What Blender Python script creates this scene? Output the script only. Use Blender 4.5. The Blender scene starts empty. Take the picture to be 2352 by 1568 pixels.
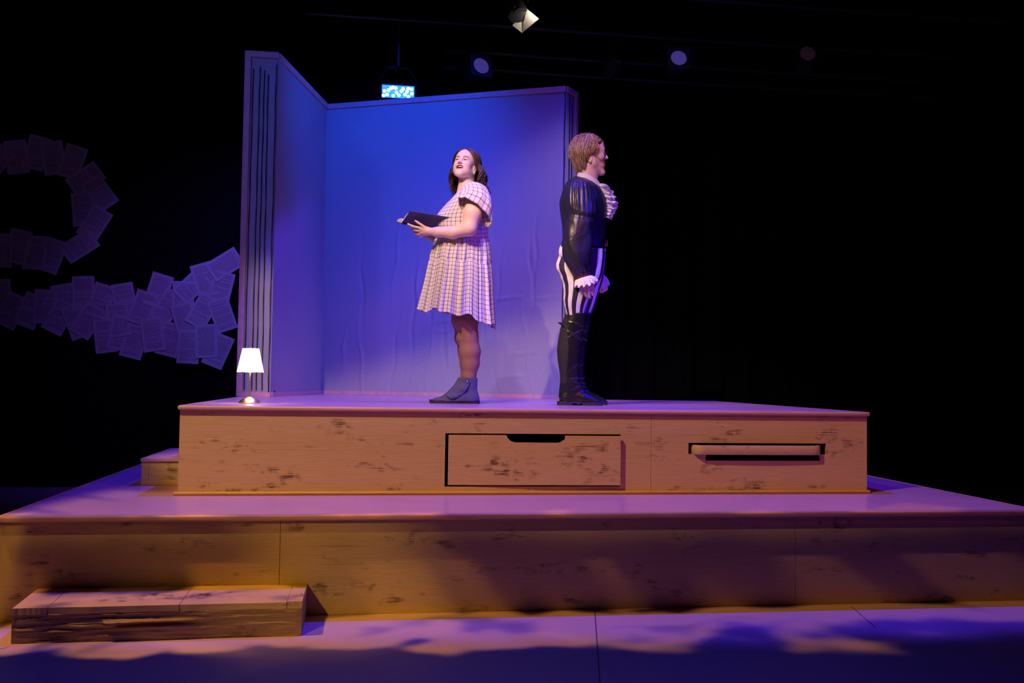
import bpy, bmesh, math, random
import numpy as np
from mathutils import Vector, Matrix, Euler

random.seed(7)
RNG = np.random.default_rng(11)
SC = bpy.context.scene
COL = SC.collection

# ------------------------------------------------------------------ camera
F_PX, YAW, PITCH, ROLL, CAM_Z = 2144.25, 0.1421, 0.0397, 0.0147, 1.1363
_cy, _sy, _cp, _sp = math.cos(YAW), math.sin(YAW), math.cos(PITCH), math.sin(PITCH)
FW = np.array([_sy*_cp, _cy*_cp, _sp])
_r0 = np.array([_cy, -_sy, 0.0]); _u0 = np.cross(_r0, FW)
RT = math.cos(ROLL)*_r0 + math.sin(ROLL)*_u0
UP = -math.sin(ROLL)*_r0 + math.cos(ROLL)*_u0
CAM = np.array([0, 0, CAM_Z])
cam_data = bpy.data.cameras.new('camera'); cam = bpy.data.objects.new('camera', cam_data)
COL.objects.link(cam)
cam_data.sensor_width = 36.0; cam_data.lens = 36.0*F_PX/2352
cam_data.clip_start = 0.05; cam_data.clip_end = 100
_m = Matrix(((RT[0], UP[0], -FW[0], 0), (RT[1], UP[1], -FW[1], 0), (RT[2], UP[2], -FW[2], CAM_Z), (0, 0, 0, 1)))
cam.matrix_world = _m
SC.camera = cam

def ray(px, py):
    return FW + RT*((px-1176)/F_PX) - UP*((py-784)/F_PX)
def PY(px, py, Y):                       # point of the photograph on the vertical plane y = Y
    d = ray(px, py); return CAM + d*(Y/d[1])
def PZ(px, py, Z):                       # point of the photograph on the level z = Z
    d = ray(px, py); return CAM + d*((Z-CAM_Z)/d[2])

# ------------------------------------------------------------------ world, view
SC.view_settings.view_transform = 'Standard'
SC.view_settings.look = 'None'
SC.view_settings.exposure = 0.0
SC.view_settings.gamma = 1.0
SC.view_settings.use_curve_mapping = False
w = bpy.data.worlds.new('world'); SC.world = w; w.use_nodes = True
w.node_tree.nodes['Background'].inputs[0].default_value = (0.02, 0.015, 0.05, 1)
w.node_tree.nodes['Background'].inputs[1].default_value = 0.02

# ------------------------------------------------------------------ stage lanterns and added fill spots (the light sources)
def lamp(name, pos, aim, color, power, angle=60, blend=0.3, size=0.06, shutters=None, breakup=None, blobs=None, holes=None, warp=0.0):
    """a theatre lantern or added fill: spot with optional framing shutters and a breakup gobo.
    shutters: list of (pointA, pointB, keep_point, softness); breakup: (scale, low, high, seed)"""
    ld = bpy.data.lights.new(name, 'SPOT'); o = bpy.data.objects.new(name, ld); COL.objects.link(o)
    pos = Vector(pos); aim = Vector(aim)
    o.location = pos
    q = (aim-pos).to_track_quat('-Z', 'Y'); o.rotation_euler = q.to_euler()
    ld.color = color; ld.energy = power; ld.spot_size = math.radians(angle); ld.spot_blend = blend
    ld.shadow_soft_size = size
    if shutters or breakup or blobs:
        ld.use_nodes = True
        nt = ld.node_tree; N = nt.nodes; L = nt.links
        em = [n for n in N if n.type == 'EMISSION'][0]
        tc = N.new('ShaderNodeTexCoord'); sx = N.new('ShaderNodeSeparateXYZ'); L.new(tc.outputs['Normal'], sx.inputs[0])
        def M(op, a, b=None, c=None):
            n = N.new('ShaderNodeMath'); n.operation = op
            for i, v in enumerate((a, b, c)):
                if v is None: continue
                if isinstance(v, (int, float)): n.inputs[i].default_value = v
                else: L.new(v, n.inputs[i])
            return n.outputs[0]
        az = M('ABSOLUTE', sx.outputs[2]); u = M('DIVIDE', sx.outputs[0], az); v = M('DIVIDE', sx.outputs[1], az)
        inv = q.to_matrix().transposed()
        def uv(p):
            d = inv @ (Vector(p)-pos); return (d.x/-d.z, d.y/-d.z)
        mask = None
        if breakup:
            sc, lo, hi, seed = breakup
            cb = N.new('ShaderNodeCombineXYZ'); L.new(u, cb.inputs[0]); L.new(v, cb.inputs[1]); cb.inputs[2].default_value = seed
            nz = N.new('ShaderNodeTexNoise'); nz.inputs['Scale'].default_value = sc; nz.inputs['Detail'].default_value = 1.5
            L.new(cb.outputs[0], nz.inputs['Vector'])
            mr = N.new('ShaderNodeMapRange'); mr.interpolation_type = 'SMOOTHSTEP'
            mr.inputs['From Min'].default_value = lo; mr.inputs['From Max'].default_value = hi
            L.new(nz.outputs[0], mr.inputs['Value']); mask = mr.outputs[0]
        if warp:
            cw = N.new('ShaderNodeCombineXYZ'); L.new(u, cw.inputs[0]); L.new(v, cw.inputs[1])
            nw = N.new('ShaderNodeTexNoise'); nw.inputs['Scale'].default_value = 13; nw.inputs['Detail'].default_value = 2
            L.new(cw.outputs[0], nw.inputs['Vector']); sw = N.new('ShaderNodeSeparateColor'); L.new(nw.outputs['Color'], sw.inputs[0])
            u = M('MULTIPLY_ADD', M('SUBTRACT', sw.outputs[0], .5), warp, u); v = M('MULTIPLY_ADD', M('SUBTRACT', sw.outputs[1], .5), warp, v)
        for (C, rx, ry, s, lv) in (holes or []):      # solid islands of the gobo
            a = uv(C); D = (Vector(C)-pos).length
            dx = M('DIVIDE', M('SUBTRACT', u, a[0]), rx/D); dy = M('DIVIDE', M('SUBTRACT', v, a[1]), ry/D)
            rr = M('SQRT', M('ADD', M('MULTIPLY', dx, dx), M('MULTIPLY', dy, dy)))
            mr = N.new('ShaderNodeMapRange'); mr.interpolation_type = 'SMOOTHSTEP'; L.new(rr, mr.inputs['Value'])
            mr.inputs['From Min'].default_value = 1-s; mr.inputs['From Max'].default_value = 1+s; mr.inputs['To Min'].default_value = 1-lv; mr.inputs['To Max'].default_value = 1
            mask = mr.outputs[0] if mask is None else M('MULTIPLY', mask, mr.outputs[0])
        if blobs:                         # openings of a cut metal gobo: (world point it falls on, half width, half height, edge softness)
            acc = None
            for (C, rx, ry, s, lv) in blobs:
                a = uv(C); D = (Vector(C)-pos).length
                dx = M('DIVIDE', M('SUBTRACT', u, a[0]), rx/D); dy = M('DIVIDE', M('SUBTRACT', v, a[1]), ry/D)
                rr = M('SQRT', M('ADD', M('MULTIPLY', dx, dx), M('MULTIPLY', dy, dy)))
                mr = N.new('ShaderNodeMapRange'); mr.interpolation_type = 'SMOOTHSTEP'; L.new(rr, mr.inputs['Value'])
                mr.inputs['From Min'].default_value = 1-s; mr.inputs['From Max'].default_value = 1+s; mr.inputs['To Min'].default_value = lv; mr.inputs['To Max'].default_value = 0
                acc = mr.outputs[0] if acc is None else M('MAXIMUM', acc, mr.outputs[0])
            mask = acc if mask is None else M('MULTIPLY', mask, acc)
        for (A, B, K, s) in (shutters or []):
            a, b, k = uv(A), uv(B), uv(K)
            nx, ny = -(b[1]-a[1]), (b[0]-a[0]); ln = math.hypot(nx, ny); nx /= ln; ny /= ln
            c = -(nx*a[0]+ny*a[1])
            if nx*k[0]+ny*k[1]+c < 0: nx, ny, c = -nx, -ny, -c
            e = M('ADD', M('MULTIPLY', u, nx), M('MULTIPLY_ADD', v, ny, c))
            mr = N.new('ShaderNodeMapRange'); mr.interpolation_type = 'SMOOTHSTEP'
            mr.inputs['From Min'].default_value = -s/2; mr.inputs['From Max'].default_value = s/2
            L.new(e, mr.inputs['Value'])
            mask = mr.outputs[0] if mask is None else M('MULTIPLY', mask, mr.outputs[0])
        em.inputs['Strength'].default_value = 1.0
        L.new(mask, em.inputs['Strength'])
    return o
# key geometry of the set (metres; x along the platforms, y upstage, z up)
ZL, ZU = 0.478, 0.965
YL, YU = 4.549, 5.29
XL0, XL1, YLB = -1.69, 3.51, 6.42
XU0, XU1, YUB = -1.064, 2.94, 7.93
def fl(px, py, z=0.0): q = PZ(px, py, z); return (float(q[0]), float(q[1]), z)
def fc(px, py, y=YL+.02): q = PY(px, py, y); return (float(q[0]), y, float(q[2]))
ULIP = ((-1.6, YU, ZU), (3.4, YU, ZU), (0.9, 5.4, 1.5), 0.015)
TOPCUT = ((-1.0, 6.1, ZU+2.0), (3.0, 6.1, ZU+2.0), (0.9, 6.1, 1.5), 0.05)      # shutter just above the performers' heads
RCUT = ((XL1+.03, 4.5, ZL), (XL1+.03, 9.0, ZL), (1, 6, ZL), 0.02)
LCUT = ((XL0-.03, 4.5, ZL), (XL0-.03, 9.0, ZL), (1, 6, ZL), 0.02)
LIP = ((-1.6, YL-0.004, ZL), (3.4, YL-0.004, ZL), (0.9, 5.4, 1.5), 0.006)
lamp('lantern_amber_steep', (-3.2, 3.85, 4.9), fl(700, 1420), (1.000, 0.450, 0.060), 897.5, 75, 0.3, 0.03,
     shutters=[(fl(-50, 1502), fl(1500, 1480), fl(900, 1430), 0.012), (fl(1450, 1482), fl(2400, 1412), fl(900, 1400), 0.03), ((-3, YL-.012, ZL), (3.4, YL-.012, ZL), (0.9, 4.2, 0), 0.012)],
     holes=[(fl(1060, 1425), .07, .28, .5, .75), (fl(1700, 1440), .04, .3, .6, .5), (fl(120, 1485), .10, .18, .5, .7), (fl(330, 1120, ZL), .12, .12, .6, .7), (fl(150, 1180, ZL), .04, .2, .5, .6), (fc(200, 1290), .12, .3, .6, .4), (fl(520, 1365, .17), .05, .15, .5, .7), (fl(150, 1375, .17), .05, .10, .5, .6)], warp=.20)
lamp('lantern_amber_gobo', (-2.6, -0.2, 3.6), fc(800, 1330), (1.000, 0.560, 0.040), 474.5, 40, 0.3, 0.03,
     blobs=[(fc(800, 1390), .42, .42, .55, 1), (fc(740, 1260), .22, .16, .7, .5), (fc(420, 1290), .35, .12, .8, .15), (fc(5, 1320), .05, .3, .8, .6), (fl(880, 1420), .5, .12, .4, 1), (fl(480, 1482), .28, .045, .4, .9), (fl(1280, 1462), .36, .03, .5, .6),
            (fl(350, 1360, .17), .22, .05, .5, .5)], warp=.03)
lamp('lantern_amber_front', (-2.2, 2.2, 5.6), (0.75, 5.6, 1.2), (1.000, 0.585, 0.200), 1080, 76, 0.35, 0.05, shutters=[LIP, TOPCUT, RCUT, LCUT, ((-1.0, 7.57, ZU), (-1.0, 7.57, 3.0), (0, 7.5, 1.5), 0.05)], warp=.012,
     holes=[(fl(330, 1118, ZL), .30, .16, .5, .75), (fl(90, 1172, ZL), .22, .05, .5, .6), (fl(200, 1140, ZL), .30, .03, .5, .7)])
lamp('lantern_rose_front', (3.2, 0.6, 4.4), (0.8, 5.2, 0.8), (1.000, 0.100, 0.300), 185, 60, 0.5, 0.05, shutters=[LIP, TOPCUT, LCUT])
lamp('lantern_pink_front', (-0.4, 3.0, 5.6), (0.8, 6.1, 1.7), (0.620, 0.440, 1.000), 430, 50, 0.7, 0.05, shutters=[ULIP, TOPCUT])
lamp('lantern_violet_right', (4.6, 4.2, 4.0), (0.9, 6.2, 1.7), (0.000, 0.000, 1.000), 864.2, 44, 0.6, 0.05, shutters=[((0, 7.3, ZU), (4, 7.3, ZU), (0.9, 6, 1.5), 0.25), ULIP])
lamp('lantern_violet_top', (1.2, 5.75, 6.5), (0.9, 5.0, 0.3), (0.085, 0.030, 1.000), 1180, 100, 0.5, 0.06,
     shutters=[(fl(-50, 1495), fl(1500, 1478), (.9, 5, 0), 0.04), (fl(900, 1478), fl(2400, 1455), (.9, 5, 0), 0.07), RCUT, LCUT], warp=.05, holes=[(fl(1150, 1430), .3, .04, .6, .3), (fl(1700, 1452), .35, .05, .6, .4)])
lamp('lantern_violet_floor', (0.2, 1.5, 5.6), (-0.2, 3.6, 0), (0.000, 0.046, 1.000), 206.4, 70, 1.0, 0.2, shutters=[((-3, 4.30, 0), (3, 4.18, 0), (0, 3.5, 0), .05)])
lamp('lantern_blue_wash', (0.0, 6.3, 5.0), (0.1, 8.6, 3.2), (0.000, 0.077, 1.000), 449.7, 60, 1.0, 0.15)
lamp('fill_lavender_book', (-2.6, 5.2, 5.2), (-0.6, 8.2, 1.4), (0.070, 0.144, 1.000), 181.1, 60, 1.0, 0.1, shutters=[LCUT])  # added fill for the left fore-edge and page, no lantern known there
lamp('lantern_violet_pages', (-1.5, 7.7, 3.5), (-1.25, 9.7, 1.7), (0.190, 0.075, 1.000), 92.0, 95, 1.0, 0.1)
lamp('fill_man', (-1.2, 2.0, 5.0), (1.35, 6.05, 2.15), (1.000, 0.620, 0.550), 560, 22, 0.6, 0.05, shutters=[ULIP])  # extra narrow spot added to brighten the man's hair and whites
lamp('fill_woman', (-0.3, 2.4, 5.3), (0.62, 6.0, 2.35), (1.000, 0.720, 0.980), 150, 18, 0.7, 0.05)  # extra narrow spot added to brighten the woman's upper body
lamp('fill_lavender_right', (2.1, 6.7, 4.4), (1.0, 8.1, 1.2), (0.800, 0.520, 0.950), 130, 60, 1.0, 0.1)  # added fill lifting the lower right page, placed behind the performers
# ------------------------------------------------------------------ object helpers
ROOTLOC = {}
def empty(name, loc, label, cat, group=None, rot=(0, 0, 0)):
    o = bpy.data.objects.new(name, None); COL.objects.link(o)
    o.location = tuple(float(v) for v in loc); o.rotation_euler = rot
    o.empty_display_size = 0.1
    o['label'] = label; o['category'] = cat
    if group: o['group'] = group
    ROOTLOC[o.name] = np.array([float(v) for v in loc]) if rot == (0, 0, 0) else np.zeros(3)
    return o
def tag(o, label, cat, group=None):
    o['label'] = label; o['category'] = cat
    if group: o['group'] = group
    return o

class MB:
    """collects geometry as arrays; becomes ONE mesh object"""
    def __init__(s): s.v = []; s.f = []; s.uv = []; s.mi = []; s.n = 0; s.c = []
    def add(s, V, F, uv=None, mi=0, col=None):
        V = np.asarray(V, float).reshape(-1, 3); b = s.n
        s.v.append(V); s.n += len(V)
        for k, f in enumerate(F):
            s.f.append([int(i)+b for i in f]); s.mi.append(mi)
        s.uv.append(np.zeros((len(V), 2)) if uv is None else np.asarray(uv, float).reshape(-1, 2))
        s.c.append(np.tile([1., 1., 1.], (len(V), 1)) if col is None else np.broadcast_to(np.asarray(col, float), (len(V), 3)))
        return s
    def box(s, lo, hi, bevel=0.0, mi=0, seg=2):
        bm = bmesh.new(); bmesh.ops.create_cube(bm, size=1)
        lo = np.array(lo, float); hi = np.array(hi, float)
        for v in bm.verts: v.co = Vector(((v.co.x+.5)*(hi-lo)[0]+lo[0], (v.co.y+.5)*(hi-lo)[1]+lo[1], (v.co.z+.5)*(hi-lo)[2]+lo[2]))
        if bevel > 0: bmesh.ops.bevel(bm, geom=list(bm.edges)+list(bm.verts), offset=bevel, segments=seg, affect='EDGES', profile=0.5)
        bm.verts.index_update()
        V = [tuple(v.co) for v in bm.verts]; F = [[v.index for v in f.verts] for f in bm.faces]; bm.free()
        return s.add(V, F, mi=mi)
    def prism(s, poly, z0, z1, axis='z', mi=0):
        n = len(poly); V = []
        for z in (z0, z1):
            for p in poly: V.append((p[0], p[1], z) if axis == 'z' else ((p[0], z, p[1]) if axis == 'y' else (z, p[0], p[1])))
        F = [list(range(n))[::-1], list(range(n, 2*n))]+[[i, (i+1) % n, n+(i+1) % n, n+i] for i in range(n)]
        return s.add(V, F, mi=mi)
    def loft(s, R, closed=True, cap0=False, cap1=False, uv=None, mi=0, col=None):
        R = np.asarray(R, float); n, m = R.shape[:2]
        F = []
        for i in range(n-1):
            for j in range(m if closed else m-1):
                k = (j+1) % m; F.append([i*m+j, i*m+k, (i+1)*m+k, (i+1)*m+j])
        if cap0: F.append(list(range(m))[::-1])
        if cap1: F.append([(n-1)*m+j for j in range(m)])
        return s.add(R.reshape(-1, 3), F, uv=uv, mi=mi, col=col)
    def tube(s, pts, rad, m=8, caps=True, mi=0, flat=1.0, nref=None, col=None):
        P = np.asarray(pts, float); n = len(P)
        rad = np.broadcast_to(np.asarray(rad, float), (n,))
        T = np.gradient(P, axis=0); T /= np.linalg.norm(T, axis=1)[:, None]+1e-12
        ref = np.array([0, 0, 1.]) if nref is None else np.asarray(nref, float)
        R = []
        for i in range(n):
            rf = ref if ref.ndim == 1 else ref[i]
            a = np.cross(T[i], rf)
            if np.linalg.norm(a) < 1e-3: a = np.cross(T[i], [1., 0.1, 0])
            a /= np.linalg.norm(a); b = np.cross(a, T[i])
            an = np.linspace(0, 2*np.pi, m, endpoint=False)
            R.append(P[i]+rad[i]*(np.cos(an)[:, None]*a+flat*np.sin(an)[:, None]*b))
        return s.loft(R, cap0=caps, cap1=caps, mi=mi, col=col)
    def lathe(s, prof, m=32, c=(0, 0, 0), axis='z', mi=0, caps=False, fn=None):
        an = np.linspace(0, 2*np.pi, m, endpoint=False); R = []
        for (r, z) in prof:
            x = r*np.cos(an); y = r*np.sin(an); zz = np.full(m, float(z))
            if fn: x, y, zz = fn(x, y, zz, an)
            if axis == 'z': ring = np.stack([x, y, zz], 1)
            elif axis == 'y': ring = np.stack([x, zz, -y], 1)
            else: ring = np.stack([zz, x, y], 1)
            R.append(ring+np.array(c))
        return s.loft(R, mi=mi, cap0=caps, cap1=caps)
    def sphere(s, c, r, m=16, mi=0, col=None, R=None):
        r = np.broadcast_to(np.asarray(r, float), (3,)); L = []
        for th in np.linspace(0.02, np.pi-0.02, m//2+2):
            an = np.linspace(0, 2*np.pi, m, endpoint=False)
            q = np.stack([r[0]*np.sin(th)*np.cos(an), r[1]*np.sin(th)*np.sin(an), np.full(m, r[2]*np.cos(th))], 1)
            if R is not None: q = q @ np.asarray(R).T
            L.append(q+np.array(c))
        return s.loft(L[::-1], cap0=True, cap1=True, mi=mi, col=col)
    def build(s, name, mats, parent=None, smooth=True, local=False, angle=None):
        V = np.concatenate(s.v)
        if parent is not None and not local:
            r = parent
            while r.parent: r = r.parent
            V = V-ROOTLOC[r.name]
        me = bpy.data.meshes.new(name)
        me.from_pydata([tuple(x) for x in V], [], s.f)
        if not isinstance(mats, (list, tuple)): mats = [mats]
        for m in mats: me.materials.append(m)
        me.polygons.foreach_set('material_index', s.mi)
        li = np.zeros(len(me.loops), dtype=np.int32); me.loops.foreach_get('vertex_index', li)
        UV = np.concatenate(s.uv); ul = me.uv_layers.new(name='UVMap')
        ul.data.foreach_set('uv', UV[li].astype(np.float32).ravel())
        C = np.concatenate(s.c)
        ca = me.color_attributes.new('Col', 'FLOAT_COLOR', 'POINT')
        ca.data.foreach_set('color', np.concatenate([C, np.ones((len(C), 1))], 1).astype(np.float32).ravel())
        bm = bmesh.new(); bm.from_mesh(me); bmesh.ops.recalc_face_normals(bm, faces=bm.faces); bm.to_mesh(me); bm.free()
        if smooth:
            me.polygons.foreach_set('use_smooth', [True]*len(me.polygons))
            try: me.set_sharp_from_angle(angle=math.radians(angle if angle else 40))
            except Exception: pass
        o = bpy.data.objects.new(name, me); COL.objects.link(o)
        if parent is not None: o.parent = parent
        return o

def struct(o): o['kind'] = 'structure'; return o

# value noise
_tab = RNG.random((64, 64))
def vnoise(x, y):
    x = np.asarray(x, float); y = np.asarray(y, float)
    xi = np.floor(x).astype(int); yi = np.floor(y).astype(int); fx = x-xi; fy = y-yi
    fx = fx*fx*(3-2*fx); fy = fy*fy*(3-2*fy)
    g = lambda a, b: _tab[a % 64, b % 64]
    return (g(xi, yi)*(1-fx)+g(xi+1, yi)*fx)*(1-fy)+(g(xi, yi+1)*(1-fx)+g(xi+1, yi+1)*fx)*fy
def fbm(x, y, o=4):
    s = 0; a = .5
    for i in range(o): s = s+a*vnoise(x*2**i+i*7.3, y*2**i+i*3.1); a *= .5
    return s

# ------------------------------------------------------------------ materials
def mat(name, color, rough=0.6, metal=0.0, spec=0.5, bump=0.0, bscale=(40, 40, 40), var=0.0, sheen=0.0, coat=0.0, vcol=False, emit=None, estr=0.0, aniso=False):
    m = bpy.data.materials.new(name); m.use_nodes = True; nt = m.node_tree; N = nt.nodes; L = nt.links
    b = N['Principled BSDF']; b.inputs['Base Color'].default_value = (*color, 1)
    b.inputs['Roughness'].default_value = rough; b.inputs['Metallic'].default_value = metal
    b.inputs['Specular IOR Level'].default_value = spec
    if sheen: b.inputs['Sheen Weight'].default_value = sheen
    if coat: b.inputs['Coat Weight'].default_value = coat; b.inputs['Coat Roughness'].default_value = .2
    if emit is not None: b.inputs['Emission Color'].default_value = (*emit, 1); b.inputs['Emission Strength'].default_value = estr
    tc = N.new('ShaderNodeTexCoord'); mp = N.new('ShaderNodeMapping'); mp.inputs['Scale'].default_value = bscale
    L.new(tc.outputs['Object'], mp.inputs[0])
    nz = N.new('ShaderNodeTexNoise'); nz.inputs['Scale'].default_value = 1; nz.inputs['Detail'].default_value = 4
    L.new(mp.outputs[0], nz.inputs['Vector'])
    if bump:
        bp = N.new('ShaderNodeBump'); bp.inputs['Strength'].default_value = 1.0; bp.inputs['Distance'].default_value = bump
        L.new(nz.outputs[0], bp.inputs['Height']); L.new(bp.outputs[0], b.inputs['Normal'])
    src = None
    if vcol:
        at = N.new('ShaderNodeAttribute'); at.attribute_name = 'Col'
        mx = N.new('ShaderNodeMix'); mx.data_type = 'RGBA'; mx.blend_type = 'MULTIPLY'; mx.inputs[0].default_value = 1
        L.new(at.outputs['Color'], mx.inputs[6]); mx.inputs[7].default_value = (*color, 1); src = mx.outputs[2]
        L.new(src, b.inputs['Base Color'])
    if var:
        hs = N.new('ShaderNodeMapRange'); hs.inputs['From Min'].default_value = .3; hs.inputs['From Max'].default_value = .7
        hs.inputs['To Min'].default_value = 1-var; hs.inputs['To Max'].default_value = 1+var
        L.new(nz.outputs[0], hs.inputs['Value'])
        vm = N.new('ShaderNodeVectorMath'); vm.operation = 'SCALE'
        if src is not None: L.new(src, vm.inputs[0])
        else: vm.inputs[0].default_value = color
        L.new(hs.outputs[0], vm.inputs['Scale']); L.new(vm.outputs[0], b.inputs['Base Color'])
    return m

def wood_paint(name, base, dark, amount=0.5, rough=0.55, axis='x', seams=(), grain=1.0):
    """tan paint on plywood with dry-brushed dark streaks; seams: x positions of board joints"""
    m = bpy.data.materials.new(name); m.use_nodes = True; nt = m.node_tree; N = nt.nodes; L = nt.links
    b = N['Principled BSDF']; b.inputs['Roughness'].default_value = rough
    geo = N.new('ShaderNodeNewGeometry')
    def noise(sx, sy, sz, det=3, off=0):
        mp = N.new('ShaderNodeMapping'); mp.inputs['Scale'].default_value = (sx, sy, sz); mp.inputs['Location'].default_value = (off, off*.7, off*1.3)
        L.new(geo.outputs['Position'], mp.inputs[0])
        n = N.new('ShaderNodeTexNoise'); n.inputs['Scale'].default_value = 1; n.inputs['Detail'].default_value = det
        n.inputs['Roughness'].default_value = .6
        L.new(mp.outputs[0], n.inputs['Vector']); return n.outputs[0]
    def rng(v, a, c, lo=0, hi=1, sm=True):
        r = N.new('ShaderNodeMapRange'); r.interpolation_type = 'SMOOTHSTEP' if sm else 'LINEAR'
        r.inputs['From Min'].default_value = a; r.inputs['From Max'].default_value = c
        r.inputs['To Min'].default_value = lo; r.inputs['To Max'].default_value = hi
        L.new(v, r.inputs['Value']); return r.outputs[0]
    def M(op, a, c):
        n = N.new('ShaderNodeMath'); n.operation = op
        for i, v in enumerate((a, c)):
            if isinstance(v, (int, float)): n.inputs[i].default_value = v
            else: L.new(v, n.inputs[i])
        return n.outputs[0]
    fine = noise(9, 9, 260, 3, 1.0)            # fine horizontal grain
    patch = noise(3.6, 3.6, 9.0, 2, 5.0)
    patch2 = noise(16, 16, 22, 3, 9.0)          # short vertical breaks inside the patches
    p = M('MULTIPLY', rng(patch, .50, .68), rng(patch2, .40, .62))
    st = M('MULTIPLY', rng(fine, .38, .60), p)
    longs = M('MULTIPLY', rng(noise(1.2, 1.2, 120, 2, 3.0), .66, .74), .35*amount)
    a = M('MAXIMUM', M('MULTIPLY', st, amount), longs)
    g = M('MULTIPLY', rng(fine, .3, .7), .16*grain)
    a = M('MAXIMUM', a, g)
    mx = N.new('ShaderNodeMix'); mx.data_type = 'RGBA'; L.new(a, mx.inputs[0])
    mx.inputs[6].default_value = (*base, 1); mx.inputs[7].default_value = (*dark, 1)
    L.new(mx.outputs[2], b.inputs['Base Color'])
    bp = N.new('ShaderNodeBump'); bp.inputs['Distance'].default_value = .0008; bp.inputs['Strength'].default_value = .5
    L.new(fine, bp.inputs['Height']); L.new(bp.outputs[0], b.inputs['Normal'])
    return m

M_WOOD = wood_paint('painted wood', (.60, .43, .235), (.07, .035, .02), 1.0)
M_WOOD_DARK = wood_paint('worn painted wood', (.34, .22, .12), (.10, .055, .025), .9)
M_EDGE = mat('painted edge moulding', (.60, .34, .27), .4, bump=.0006, bscale=(6, 60, 60), var=.12)
M_EDGE_BASE = mat('amber-lit base moulding', (.62, .38, .13), .45, bump=.0006, bscale=(6, 60, 60), var=.12)  # orange of the light near the floor is put into this colour
M_TOP = mat('painted platform top', (.54, .31, .50), .24, bump=.0008, bscale=(3, 3, 3), var=.06)
M_FLOOR = mat('painted stage floor', (.54, .38, .50), .45, bump=.0008, bscale=(2, 2, 2), var=.06)
M_BLACK = mat('black velour', (.004, .004, .005), .95, spec=.1, sheen=.0, bump=.003, bscale=(30, 30, 4))
M_DARKM = mat('black enamelled metal', (.02, .02, .022), .45, spec=.5)
M_PIPE = mat('painted steel pipe', (.05, .05, .055), .4, metal=.6)
M_INSIDE = mat('interior with painted shade', (.02, .014, .01), .9)  # shade inside the hollow platform painted as a near-black colour
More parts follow.
